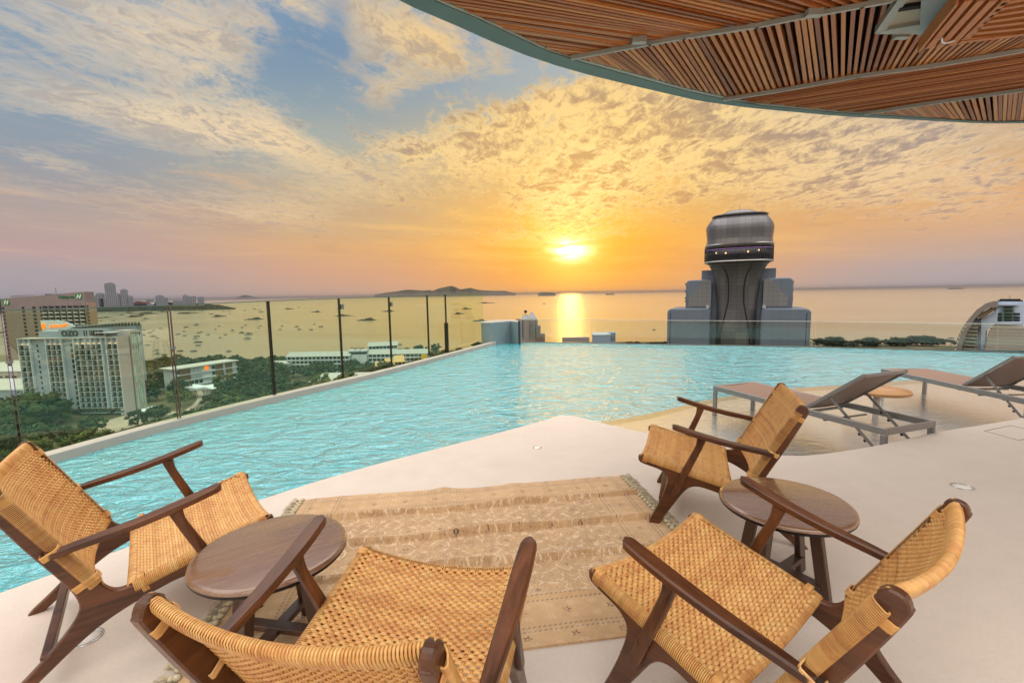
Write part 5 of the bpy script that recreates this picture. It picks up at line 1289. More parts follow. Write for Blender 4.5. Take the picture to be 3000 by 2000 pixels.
wn = MB(); loft(wn, [(zwin0, hw(722, 1392), 12.0), (zwin1, hw(716, 1398)-0.2, 12.2)], y0=3.5); 
M_tglass = simple('dark_head_glazing', (0.020, 0.022, 0.035), 0.08, var=0.4, scale=0.4)
wn.build('observation_window', M_tglass, T, normals=True)
hd = MB(); loft(hd, [(zwin1, hw(716, 1400), 12.5), (tz(py3(455)), hw(722, 1398), 12.7), (tz(py3(440)), hw(735, 1388), 12.5), (tz(py3(400)), hw(738, 1392), 12.5), (tz(py3(340)), hw(730, 1398), 12.6), (tz(py3(315)), hw(727, 1400), 12.7), (tz(py3(285)), hw(730, 1402), 12.6), (tz(py3(255)), hw(745, 1395), 12.0), (tz(py3(225)), hw(768, 1375), 11.0), (tz(py3(192)), hw(795, 1352), 9.9)], y0=3.5)
hd.build('head_shell', M_clad, T, normals=True)
mb = MB(); loft(mb, [(tz(py3(190)), hw(800, 1345), 9.6), (tz(py3(168)), hw(790, 1352), 9.9), (tz(py3(162)), hw(805, 1335), 9.4)], y0=3.5); mb.build('roof_ring', M_wind, T, normals=True)
mb = MB(); loft(mb, [(tz(py3(168)), 7.9, 9.0), (tz(py3(168))+1.0, 7.0, 7.9), (tz(py3(168))+1.8, 5.4, 6.0), (tz(py3(168))+2.3, 3.2, 3.6), (tz(py3(168))+2.5, 0.8, 0.9)], expn=2.2, y0=3.5)
mb.build('dome', M_clad, T, normals=True)
for yy, e in ((622, 0.5), (460, 0.5)):
    mb = MB(); z = tz(py3(yy)); loft(mb, [(z-0.22, hw(718, 1398)+0.15, 12.65), (z+0.22, hw(718, 1398)+0.15, 12.65)], y0=3.5); mb.build('trim_ring', M_mtrim, T, normals=True)
mb = MB()
for k in range(40):
    a_ = math.pi+math.pi*k/39; c_, s_ = math.cos(a_), math.sin(a_); wv = hw(720, 1396)+0.06; x = math.copysign(abs(c_)**(2/2.8), c_)*wv; y = 3.5+math.copysign(abs(s_)**(2/2.8), s_)*12.2; mb.bar((x, y, zwin0), (x, y, zwin1), 0.14, 0.14)
mb.build('mullions', M_wind, T)
mb = MB(); path = []
for k in range(33):
    a_ = math.pi*1.12+math.pi*0.76*k/32; c_, s_ = math.cos(a_), math.sin(a_); wv = hw(720, 1396)+0.10; path.append((math.copysign(abs(c_)**(2/2.8), c_)*wv, 3.5+math.copysign(abs(s_)**(2/2.8), s_)*12.32, zwin1-0.7))
mb.tube(path, 0.06, 5); mb.build('violet_light_strip', emitter('violet_light', (0.45, 0.22, 0.62), 0.5), T)
mb = MB()
for xx, zz_ in ((-8, .6), (-4.5, .55), (3.5, .58), (7.2, .66)): mb.lathe([(0.32*math.cos(R(a_)), 0.4*math.sin(R(a_))) for a_ in range(-90, 91, 45)], 6, Matrix.Translation((xx, -8.75+abs(xx)**2.8*0.0042, zwin0+(zwin1-zwin0)*zz_)))
mb.build('lamps', emitter('amber_lamp', (1.0, 0.6, 0.25), 1.2), T)
mb = MB(); loft(mb, [(tz(py3(660)), 10.0, 5), (tz(py3(560)), hw(700, 1415)*0.99, 8), (tz(py3(450)), hw(700, 1418), 9), (tz(py3(360)), hw(718, 1405), 8), (tz(py3(300)), hw(740, 1390)*0.95, 6)], expn=2.2, y0=14.0); mb.build('rear_shell', simple('golden_rear_shell', (0.62, 0.45, 0.22), 0.18, metal=0.9, var=0.03), T, normals=True)
mb = MB(); z = tz(py3(130)); mb.tube([(0, 3.5, z-1.3), (0, 3.5, tz(py3(55)))], [0.09, 0.05], 6); mb.build('mast', M_wind, T)

# --- arched white building at the right edge
EA = R(48.6); ED = 255.0; En = empty('arched_building', (ED*math.sin(EA), ED*math.cos(EA), GZ), -EA); tag(En, 'white apartment building with a grey curved arch and stacked terraces at the right edge', 'building')
def e_(px, py, dep=0.0):
    d_ = ray(px, py); a_ = math.atan2(d_.x, d_.y)-EA; hd_ = (ED+dep)/math.cos(a_); return (math.tan(a_)*(ED+dep), EYE+d_.z*hd_/math.hypot(d_.x, d_.y)-GZ)
P7 = lambda x, y: (2600+x*0.17007, 850+y*0.17007)
def ep(pts_, dep): return [(e_(*P7(*p), dep)[0], dep, e_(*P7(*p), dep)[1]) for p in pts_]
M_arch = simple('taupe_arch', (0.20, 0.18, 0.165), 0.6, var=0.05, scale=0.3); M_ewhite = simple('cool_white_render', (0.40, 0.50, 0.64), 0.75, var=0.04, scale=0.3); M_eterr = simple('cream_terrace', (0.34, 0.32, 0.29), 0.75, var=0.04, scale=0.3)
arch = [(1090, 1600), (1150, 1050), (1190, 850), (1270, 680), (1345, 560), (1530, 340), (1690, 230), (1830, 188), (1890, 190)]
inner = [(1890, 290), (1750, 300), (1620, 380), (1500, 500), (1440, 600), (1350, 760), (1290, 930), (1230, 1250), (1200, 1600)]
mb = MB(); mb.prism(ep(arch+inner, -1), (0, 22, 0)); mb.build('curved_arch', M_arch, En, normals=True)
mb = MB(); mb.prism(ep([(1830, 195), (3100, 195), (3100, 1900), (1830, 1900)], 8), (0, 14, 0)); mb.build('main_block', M_ewhite, En, normals=True)
mb = MB(); mb.prism(ep([(1610, 500), (1740, 430), (1900, 320), (1880, 560), (1700, 700), (1640, 1900), (1560, 1900), (1620, 700)], 3), (0, 6, 0)); mb.build('white_fin', M_ewhite, En, normals=True)
mb = MB(); mb.prism(ep([(1460, 520), (1620, 500), (1620, 1900), (1180, 1900), (1260, 1100), (1340, 780)], 5), (0, 12, 0)); mb.build('side_wing', M_ewhite, En, normals=True)
mb = MB(); mb.prism(ep([(1510, 470), (1640, 380), (1770, 300), (1890, 310), (1740, 420), (1640, 490)], 1), (0, 3, 0)); mb.build('tiled_slope', simple('brown_slope_tiles', (0.22, 0.17, 0.14), 0.6), En, normals=True)
cells = []
for k in range(16):
    y = 620+k*60; xl = np.interp(y, [560, 680, 850, 1050, 1600], [1440, 1400, 1330, 1290, 1220])
    for j in range(3):
        xx = xl+30+j*55
        if xx < 1590: a_ = e_(*P7(xx, y), 4.9); cells.append((a_[0], a_[1], 1.7, 1.4))
add_windows(En, cells, 4.9, M_wind)
mb = MB()
for k in range(16):
    y = 645+k*60; xl = np.interp(y, [560, 680, 850, 1050, 1600], [1440, 1400, 1330, 1290, 1220]); a_ = e_(*P7(xl, y), 4); b_ = e_(*P7(1560, y), 4); mb.box(a_[0], b_[0], 3.6, 5, a_[1]-0.3, a_[1]+0.5)
mb.build('side_balconies', M_eterr, En)
mb = MB()
for k in range(20):
    y = 640+k*53; xl = np.interp(y, [560, 620, 700, 1050, 1600], [1880, 1820, 1760, 1660, 1600]); xr = np.interp(y, [560, 620, 700, 1050, 1600], [2290, 2300, 2330, 2360, 2380]); dep = 2.5-k*0.35; a_ = e_(*P7(xl, y), dep); b_ = e_(*P7(xr+300, y), dep); mb.box(a_[0], b_[0], dep, 8, a_[1]-0.55, a_[1]+0.55)
mb.build('terraces', M_eterr, En)
cells = []
for k in range(20):
    y = 668+k*53; xl = np.interp(y, [560, 620, 700, 1050, 1600], [1900, 1850, 1790, 1690, 1630])
    for j, xx in enumerate((xl+70, 2035, 2215)): dep = 2.9-k*0.35; a_ = e_(*P7(xx, y), dep); cells.append((a_[0], a_[1], 4.2 if j == 1 else 3.4, 0.75, dep))
for x, z, w_, h_, dep in cells: mb = None
mbw = MB(); mbw.box(-1.9, 1.9, -0.1, 3.0, -0.5, 0.5); mesh_w = mbw.mesh('window', M_wind)
for x, z, w_, h_, dep in cells[:60]: link('window', mesh_w, En, (x, dep+0.25, z-0.2)).scale = (w_/3.8, 1, 1)
mb = MB(); mb.prism(ep([(1975, 275), (2185, 275), (2175, 540), (1960, 540)], 7.4), (0, 0.7, 0)); mb.build('green_glazing', simple('green_glass', (0.10, 0.19, 0.14), 0.15, var=0.3, scale=0.5), En, normals=True)
cells = []
for y in (295, 355, 415, 470, 520):
    for xx in (2050, 2110): a_ = e_(*P7(xx, y), 7.2); cells.append((a_[0], a_[1], 1.3, 0.9))
for y in (410, 470, 520):
    for xx in (1920, 2225): a_ = e_(*P7(xx, y), 7.9); cells.append((a_[0], a_[1], 1.7, 0.9))
add_windows(En, cells, 7.38, M_wind, 0.1)
mb = MB(); mb.prism(ep([(1900, 235), (2245, 235), (2245, 262), (1900, 262)], 7.0), (0, 1, 0)); mb.prism(ep([(1850, 545), (2310, 545), (2310, 575), (1840, 575)], 5), (0, 3, 0)); mb.build('roof_trim', M_ewhite, En, normals=True)
mb = MB()
for k in range(9): a_ = e_(*P7(1930+k*45, 192), 10); mb.box(a_[0]-0.7, a_[0]+0.7, 9, 10, a_[1], a_[1]+0.5+0.5*(k % 2))
a_ = e_(*P7(2100, 190), 10); mb.bar((a_[0], 10, a_[1]), (a_[0], 10, e_(*P7(2100, 95), 10)[1]), 0.12, 0.12); mb.build('roof_clutter', M_wind, En)
mb = MB(); Mw = emitter('edge_lamp', (1.0, 0.85, 0.6), 1.6)
for q in ((1338, 630), (1298, 685), (1260, 748), (1232, 816), (1208, 886), (1185, 950), (1168, 1020)): a_ = e_(*P7(*q), -1.3); mb.lathe([(0.16, 0), (0.0, 0.16)], 6, Matrix.Translation((a_[0], -1.3, a_[1])))
mb.build('edge_lamps', Mw, En)

# --- boats
M_hull = simple('dark_hull', (0.012, 0.018, 0.026), 0.5, scale=0.5); M_hullw = simple('weathered_white_hull', (0.30, 0.32, 0.32), 0.5, scale=0.5); M_can = simple('boat_canopy', (0.04, 0.05, 0.06), 0.7, scale=0.5)
def boat_mesh(kind):
    mb = MB()
    def hull(L, W, H, mi):
        st = [(-0.5, 0.75, 0.1), (-0.3, 1, 0.0), (0.1, 1, 0.0), (0.35, 0.7, 0.12), (0.5, 0.05, 0.4)]; vs = []
        for x, w_, up_ in st: vs += [(x*L, -w_*W/2*0.6, -0.4), (x*L, -w_*W/2, H*(1+up_)), (x*L, w_*W/2, H*(1+up_)), (x*L, w_*W/2*0.6, -0.4)]
        fs = []
        for i in range(4):
            for k in range(3): fs.append((i*4+k, i*4+k+1, (i+1)*4+k+1, (i+1)*4+k))
        fs += [(0, 3, 2, 1), (16, 17, 18, 19)]; mb.add(vs, fs, mi)
    if kind == 0: hull(12, 3.2, 1.1, 0); mb.box(-3.5, 2.0, -1.2, 1.2, 1.0, 1.7, 1); mb.box(-4.2, 2.6, -1.5, 1.5, 2.5, 2.75, 2); [mb.box(x-.08, x+.08, y-.08, y+.08, 1.0, 2.5, 2) for x in (-4, -1, 2.4) for y in (-1.3, 1.3)]; mb.box(1.0, 2.8, -0.9, 0.9, 1.0, 2.5, 1)
    if kind == 1: hull(14, 3.6, 1.3, 1); mb.box(-3.5, 3.0, -1.3, 1.3, 1.2, 2.8, 1); mb.box(-3.3, 2.8, -1.35, 1.35, 1.9, 2.4, 0); mb.box(-2.5, 1.0, -1.1, 1.1, 2.8, 3.7, 2)
    if kind == 2: hull(44, 9, 1.2, 0); mb.box(-16, 14, -4, 4, 1.2, 2.4, 2); mb.box(-14, 4, -3.8, 3.8, 2.4, 4.4, 0); mb.box(-12, -2, -3.4, 3.4, 4.4, 6.2, 2); mb.box(8, 13, -3, 3, 2.4, 4.0, 1); [mb.box(x-.15, x+.15, -0.15, 0.15, 4.4, 7.5, 0) for x in (-9, 2)]
    if kind == 3: hull(150, 22, 9, 0); mb.box(-66, -48, -8, 8, 9, 22, 1); mb.box(-40, 50, -6, 6, 9, 12, 2)
    me = mb.mesh('boat', [M_hull, M_hullw, M_can]); b = bmesh.new(); b.from_mesh(me); bmesh.ops.recalc_face_normals(b, faces=b.faces); b.to_mesh(me); b.free(); return me
BM = [boat_mesh(k) for k in range(4)]; BL = [12, 14, 44, 150]
S1 = lambda X_, Y_, w_: (X_*0.3954, 780+Y_*0.3954, w_*0.3954)
S2 = lambda X_, Y_, w_: (700+X_*0.38265, 780+Y_*0.38265, w_*0.38265)
boats = [S1(*b_) for b_ in ((795,380,40),(740,385,30),(840,403,15),(748,408,20),(1080,392,35),(900,362,30),(1000,375,70),(1035,365,60),(1060,350,120),(1120,352,70),(960,345,40),(1210,338,40),(1395,350,110),(1345,348,30),(1567,355,25),(1625,372,80),(1655,337,20),(1705,350,15),(1698,330,18),(1810,326,15),(1455,437,35),(1378,452,25),(1622,445,20),(1820,435,15),(1068,473,15),(1190,463,25),(1110,492,22),(1137,478,8),(1055,509,28),(1135,520,30),(1163,533,25),(1366,482,20),(1472,495,25),(1490,487,8),(1458,520,32),(1447,538,32),(1320,505,25),(1366,515,22),(1467,563,42),(1468,587,28),(1597,469,18),(1540,509,25),(1633,531,25),(1671,507,15),(1722,476,28),(1790,492,28),(1795,455,14),(1842,505,50),(1833,537,42),(1093,585,22),(1333,629,33),(1435,630,35),(1694,631,30),(1163,625,20),(1164,649,35),(1218,657,12),(1168,686,35),(1178,698,45),
   (15,440,10),(12,492,30),(20,520,14),(40,465,16))]
boats += [S2(*b_) for b_ in ((115,407,115),(170,350,40),(120,330,24),(155,335,20),(40,338,16),(385,328,60),(455,315,20),(590,350,65),(775,325,50),(800,380,110),(877,383,15),(1143,346,90),(980,413,135),(1746,327,80),(1687,364,80),(1840,419,105),(1900,282,130),(330,458,8),(315,484,20),(443,463,28),(463,484,32),(577,445,22),(628,463,32),(553,486,28),(1395,253,8),(1670,273,6),(52,452,18),(163,456,16),(151,474,8),(25,469,14),(20,510,30),(75,523,52),(64,556,46),(1230,600,8))]
boats += [(1812, 877, 5), (1916, 966, 7), (1611, 882, 4), (1594, 890, 8), (2786, 991, 6)]
BLB = ['dark canopied boat', 'pale cabin boat', 'long dark pontoon with sheds']
def boat_place(px, py):
    hz = 860.2-(px-1500)*0.0166; d_ = py-hz; dist_ = 'far out' if d_ < 42 else ('in mid bay' if d_ < 110 else 'near the shore')
    pn = [(20, 'left of the hotels'), (494, 'over the hotels'), (796, 'left of the second post'), (996, 'in the third glass panel'), (1144, 'in the fourth glass panel'), (1255, 'in the fifth glass panel'), (1308, 'in the narrow glass panel'), (1431, 'in the last glass panel'), (9999, 'right of the fence')]
    for lim, w_ in pn:
        if px < lim: return dist_+' '+w_
for px, py, w_ in boats:
    p = at(px, py, SZ); dist = math.hypot(p.x, p.y); L = w_/FPX*p.y/ max(0.4, math.cos(math.atan2(p.x, p.y)))*1.0
    k = 2 if L > 26 else (1 if rng.random() < 0.4 else 0); s_ = max(0.5, L/BL[k]); o = link('pontoon' if k == 2 else 'boat', BM[k], None, (p.x, p.y, SZ+0.1), rng.uniform(-0.3, 0.3)-math.atan2(p.x, p.y)+(math.pi if rng.random() < .5 else 0))
    o.scale = (s_,)*3 if k < 2 else (s_, s_*0.8, min(s_, 1.1)); tag(o, 'boat', 'boat' if k < 2 else 'pontoon', ('tour boats', 'cabin boats', 'pontoons')[k]+' anchored in the bay'); later(o, ('' if k == 2 else ('small ' if L < 8 else 'larger '))+BLB[k]+' '+boat_place(px, py), px, py)
for px, py, w_, lb in ((2800, 842.5, 24, 'faint cargo ship on the horizon at the far right above the arched building'), (1787, 856.5, 25, 'faint long ship on the horizon between the sun and the tower')):
    d_ = ray(px, py); az_ = math.atan2(d_.x, d_.y); Y = 11000; o = link('cargo_ship', BM[3], None, (Y*d_.x/d_.y, Y, SZ), -az_); o.scale = (w_/FPX*Y/math.cos(az_)/150*0.95, 1, 2.2); tag(o, lb, 'ship')

# --- headland with a skyline, islands
M_hill = simple('headland_woods', (0.010, 0.020, 0.022), 1.0, spec=0.0, var=0.35, scale=0.01)
def ridge_mesh(prof_, Y, depth, mtl, name):
    """prof_: (px, top py); builds a hump with a front slope, crest and back slope"""
    vs = []; n = len(prof_)
    for k, (px, ty) in enumerate(prof_):
        c_ = atY(px, ty, Y); zt_ = max(SZ+0.5, c_.z)
        for f, h in ((-1.0, 0.0), (-0.72, 0.35), (-0.4, 0.75), (0.0, 1.0), (0.5, 0.6), (1.0, 0.0)):
            jit = 1+0.10*math.sin(k*2.7+f*9)
            x_ = c_.x*(1+f*depth*(1 if h == 0 else jit)/Y); vs.append((x_+0.01*depth*math.sin(k+f*5), Y+f*depth*(1 if h == 0 else jit), SZ-1+(zt_-SZ+1)*h*(jit if 0 < h < 1 else 1)))
    fs = [(k*6+i, k*6+i+1, (k+1)*6+i+1, (k+1)*6+i) for k in range(n-1) for i in range(5)]
    mb = MB(); mb.add(vs, fs, smooth=False); return tag(mb.build(name, mtl, normals=True), kind='structure')
prof_ = []; r5 = random.Random(8); base_ = [(-80, 874), (0, 876), (20, 878), (60, 884), (150, 888), (270, 890), (330, 888), (400, 884), (470, 885), (560, 887), (600, 889), (640, 893), (670, 898), (690, 902.5)]
for k in range(160):
    px = -80+770*k/159; prof_.append((px, float(np.interp(px, [b_[0] for b_ in base_], [b_[1] for b_ in base_]))+r5.uniform(-1.3, 1.0)*(1 if px < 660 else 0.3)))
ridge_mesh(prof_, 2950, 260, M_hill, 'headland')
M_far = simple('distant_facade', (0.20, 0.23, 0.27), 0.8, var=0.05, scale=0.01); M_farw = simple('distant_window_band', (0.08, 0.09, 0.11), 0.5)
sky_l = [((790, 862), 135, 'tallest unfinished tower with a ragged top on the headland', 1), ((862, 892), 205, 'block joined to the right of the unfinished tower on the headland', 0), ((903, 948), 173, 'slim pale tower right of the unfinished tower on the headland', 0), ((955, 983), 223, 'small dark block right of the slim pale tower on the headland', 0), ((718, 773), 202, 'pale stepped block left of the unfinished tower on the headland', 0), ((690, 716), 225, 'low pale block at the left end of the headland skyline', 0),
         ((1158, 1215), 219, 'wide pale block in the middle of the headland skyline', 0), ((1215, 1240), 232, 'small low block joined to the wide pale block on the headland', 0), ((1360, 1394), 216, 'left tower of the pair toward the right of the headland', 0), ((1396, 1448), 221, 'right wider tower of the pair on the headland', 0), ((1468, 1508), 226, 'single tower at the right end of the headland skyline', 0), ((1090, 1130), 243, 'low block left of the wide pale block on the headland', 0), ((1285, 1360), 252, 'long low block left of the tower pair on the headland', 0), ((742, 790), 236, 'low dark block at the foot of the unfinished tower', 0)]
for (a_, b_), ty, lb, kind in sky_l:
    Y = 2800; xa, xb = atY(a_*0.3954, 880, Y).x, atY(b_*0.3954, 880, Y).x; zt_ = atY((a_+b_)/2*0.3954, 780+ty*0.3954, Y).z; zb_ = -40
    root = empty('distant_tower', ((xa+xb)/2, Y, zb_)); tag(root, lb, 'building'); W_ = (xb-xa)/2; H_ = zt_-zb_
    mb = MB(); mb.box(-W_, W_, -6, 6, 0, H_)
    if kind: [mb.box(-W_+k*W_*0.5, -W_+k*W_*0.5+W_*0.28, -5, 5, H_, H_+8+((k*7) % 5)) for k in range(4)]
    elif H_ > 60: mb.box(-W_*0.5, W_*0.4, -5, 5, H_, H_+5)
    mb.build('wall', M_far, root); mb = MB(); nb_ = max(2, int(2*W_/11))
    for k in range(nb_): x = -W_+2*W_*(k+0.5)/nb_; mb.box(x-1.6, x+1.6, -6.6, -6.05, 4, H_-4)
    mb.build('window_bands', M_farw, root)
lt = empty('hillside_letters', (atY(422, 888, 2640).x, 2640, atY(422, 890.5, 2640).z)); tag(lt, 'red city name letters standing on the headland slope above the bay', 'sign')
text_mesh('PATTAYA', 16, 0.6, simple('red_letters', (0.20, 0.045, 0.035), 0.8), lt, (-14, 0, 0), off=0.5, sx=1.35); text_mesh('City', 14, 0.6, M_wsign, lt, (48, 0, 0), off=0.3)
M_isl = simple('island_rock', (0.06, 0.065, 0.05), 1.0, spec=0.0, var=0.2, scale=0.002)
isl = [(1035, 220), (1110, 207), (1200, 195), (1290, 182), (1350, 184), (1410, 188), (1460, 185), (1480, 190), (1520, 176), (1560, 165), (1625, 153), (1660, 163), (1700, 178), (1765, 168), (1800, 175), (1850, 185), (1950, 190), (2030, 190), (2080, 200), (2120, 208)]
ridge_mesh([(700+x*0.38265, 780+y*0.38265-1.0) for x, y in [tuple(p)[:2] for p in smooth_poly([(a_, b_, 0) for a_, b_ in isl], 3)]], 19000, 800, M_isl, 'island')
ridge_mesh([(1500+x*0.2126, 820+y*0.2126) for x, y in ((360, 186), (395, 172), (430, 165), (470, 168), (520, 169), (560, 170), (600, 184))], 11500, 200, M_isl, 'small_island')
settle()
ridge_mesh([(x*0.3954, 780+y*0.3954) for x, y in ((1740, 236), (1770, 224), (1810, 212), (1850, 218), (1890, 226), (1930, 236))], 36000, 400, M_isl, 'farther_island')
# ================================================================== furniture
M_teak = wood('oiled_teak', (0.022, 0.007, 0.003), (0.16, 0.055, 0.018), 'y', 1.0, 0.30)
M_teakz = wood('oiled_teak_upright', (0.022, 0.007, 0.003), (0.16, 0.055, 0.018), 'z', 1.0, 0.30)
M_top = wood('table_top_wood', (0.15, 0.074, 0.038), (0.25, 0.135, 0.072), 'x', 1.5, 0.24, 9.0); M_top.node_tree.nodes['Principled BSDF'].inputs['Coat Weight'].default_value = 0.8; M_top.node_tree.nodes['Principled BSDF'].inputs['Coat Roughness'].default_value = 0.10; M_top.node_tree.nodes['Principled BSDF'].inputs['Coat IOR'].default_value = 1.6
M_tleg = wood('dark_table_leg', (0.030, 0.016, 0.010), (0.11, 0.055, 0.032), 'z', 1.0, 0.34)
def rattan_mat():
    mt, n, b = mat('woven_rattan'); a = n.nodes.new('ShaderNodeAttribute'); a.attribute_name = 'tint'; t = X(a.outputs['Fac'])
    p = coords(); g = noise(p, 9.0, 4, 0.65); f = noise(p, 70.0, 3, 0.65)
    c = ramp(sat(t*0.52+g*0.42+f*0.25-0.12), [(0.08, (0.30, 0.115, 0.035)), (0.30, (0.54, 0.255, 0.075)), (0.58, (0.70, 0.40, 0.135)), (0.85, (0.83, 0.59, 0.28))])
    hue = noise(p, 23.0, 2, 0.5); c = mixc(sstep(hue, 0.52, 0.66)*0.45, c, (0.50, 0.20, 0.075)); c = mixc(sstep(hue, 0.44, 0.34)*0.20, c, (0.62, 0.50, 0.20))
    n.links.new(c, b.inputs['Base Color']); b.inputs['Roughness'].default_value = 0.40; b.inputs['Specular IOR Level'].default_value = 0.5
    b.inputs['Subsurface Weight'].default_value = 0.0; return mt
M_rat = rattan_mat()
rr = random.Random(11)
CX = 0.338       # half distance between the side frames (centre of each)
TH = 0.032
def side_frame_poly():
    top = [(0.462, 0.449), (0.30, 0.408), (0.10, 0.358), (-0.02, 0.330), (-0.075, 0.322), (-0.112, 0.328), (-0.138, 0.352), (-0.17, 0.41), (-0.26, 0.572), (-0.372, 0.795), (-0.382, 0.826), (-0.402, 0.844),
           (-0.432, 0.838), (-0.442, 0.812), (-0.436, 0.785), (-0.34, 0.585), (-0.245, 0.415), (-0.198, 0.318), (-0.205, 0.270), (-0.262, 0.185), (-0.36, 0.075), (-0.428, 0.0), (-0.492, 0.0)]
    # rear leg: outer edge continues to the foot, then the inner edge back up
    rear = [(-0.47, 0.0)]
    return top
SF = [(0.462, 0.449), (0.30, 0.412), (0.10, 0.362), (-0.02, 0.332), (-0.078, 0.322), (-0.112, 0.328), (-0.138, 0.354), (-0.172, 0.412), (-0.262, 0.575), (-0.374, 0.800), (-0.384, 0.828), (-0.404, 0.844),
      (-0.432, 0.838), (-0.444, 0.812), (-0.438, 0.785), (-0.345, 0.588), (-0.262, 0.432), (-0.222, 0.335), (-0.226, 0.272), (-0.285, 0.186), (-0.39, 0.080), (-0.478, 0.0), (-0.424, 0.0), (-0.335, 0.070),
      (-0.235, 0.150), (-0.150, 0.205), (-0.055, 0.245), (0.05, 0.276), (0.118, 0.288), (0.168, 0.276), (0.208, 0.236), (0.262, 0.150), (0.312, 0.070), (0.352, 0.0), (0.412, 0.0), (0.380, 0.080), (0.342, 0.170), (0.310, 0.262),
      (0.302, 0.318), (0.322, 0.352), (0.362, 0.372), (0.452, 0.396), (0.476, 0.410), (0.482, 0.432)]
def seat_line(t):   # t 0 front .. 1 rear ; returns (y, z) of the top of the seat rail
    y = 0.448+(-0.055-0.448)*t; return y, 0.446-(0.448-y)*0.243
def back_line(t):   # t 0 bottom .. 1 top
    y = -0.160+(-0.392+0.160)*t; return y, 0.375+(0.806-0.375)*t
def clampf(v): return min(1.0, max(0.0, v))
def weave(mb, P, nu, nv, drop, half, amp=0.0052, wr=0.0052, fl=0.46, seg=6, nw=84, wd=0.0034):
    """P(x, t) -> (point, normal) on the stretched surface; nu pairs of warps, nv rows of wefts"""
    band = 0.5
    for j in range(nv):
        t = (j+0.5)/nv; band = clampf(band*0.7+rr.gauss(0.5, 0.22)*0.3); tint = clampf(band+rr.gauss(0, 0.13)); path = []; rad = []; ns = nu*4
        for i in range(ns+1):
            x = -half+0.008+(2*half-0.016)*i/ns; p, n = P(x, t); w = math.cos(math.pi*i/2.0+math.pi*(j % 2)+math.pi/4)
            path.append(p+n*(w*1.25*amp)); rad.append(wr*(1.05 if w > 0 else 0.90))
        mb.tube(path, rad, seg, flat=fl, tint=tint, caps=False, upv=P(0, t)[1])
    for i in range(nu):
        x0 = -half+0.008+(2*half-0.016)*(i+0.5)/nu
        for dxx in (-0.0036, 0.0036):
            tint = clampf(rr.gauss(0.50, 0.14)); path = []
            for j in range(nv+1):
                t = j/nv; p, n = P(x0+dxx, t); path.append(p+n*0.0004)
            mb.tube(path, 0.0037, 5, flat=0.75, tint=tint, caps=False)
    # flat cane wrapped tightly round the side rods
    L = (P(half, 1)[0]-P(half, 0)[0]).length
    for sg in (-1, 1):
        band = 0.5
        for k in range(nw):
            t = (k+0.5)/nw; band = clampf(band*0.75+rr.gauss(0.55, 0.25)*0.25); tint = clampf(band+rr.gauss(0, 0.12)); p, n = P(sg*half, t); o = Vector((sg, 0, 0))
            path = [p-o*0.020+n*0.0035, p-o*0.004+n*0.005, p+o*0.005+n*0.001, p+o*0.0085-n*0.008, p+o*0.0085-n*drop*0.8, p+o*0.002-n*drop, p-o*0.010-n*drop*0.98]
            mb.tube(path, L/nw*0.54, 4, flat=0.45, tint=tint, caps=False)
def edge_roll(mb, P, t, half, depth, thick, n, outv, down=True):
    """dense loops of cane wrapped round the curved end bar"""
    for i in range(n):
        x = -half+2*half*(i+0.5)/n; p, nr = P(x, t); o = Vector(outv); band = clampf((0.55 if i == 0 else band)*0.8+rr.gauss(0.55, 0.3)*0.2); tint = clampf(band+rr.gauss(0, 0.14))
        ring = []
        for k in range(10):
            a = 2*math.pi*k/10; ca_, sa2 = math.cos(a), math.sin(a)
            ring.append(p+nr*(math.copysign(abs(sa2)**0.7, sa2)*thick-thick+0.004)+o*(math.copysign(abs(ca_)**0.7, ca_)*depth))
        w = half*1.96/n*0.53
        mb.tube(ring, w, 4, flat=0.55, tint=tint, closed=True, upv=None)
def seat_P(x, t):
    y, z = seat_line(t); s_ = (1-(x/CX)**2); dz = -0.040*s_*(0.75+0.25*math.cos(t*math.pi))
    return Vector((x, y, z+0.006+dz)), Vector((-0.04*2*(-x/CX**2)*-1*0.9*-1, 0.235, 0.97)).normalized() if False else Vector((-(0.080*x/CX**2)*0.85, -0.235, 0.97)).normalized()
def back_P(x, t):
    y, z = back_line(t); s_ = (1-(x/CX)**2); dd = -0.052*s_
    nb = Vector((0, 0.88, 0.475)); p = Vector((x, y, z))+nb*(dd+0.008)
    n = (nb+Vector((-(0.104*x/CX**2), 0, 0))).normalized(); return p, n
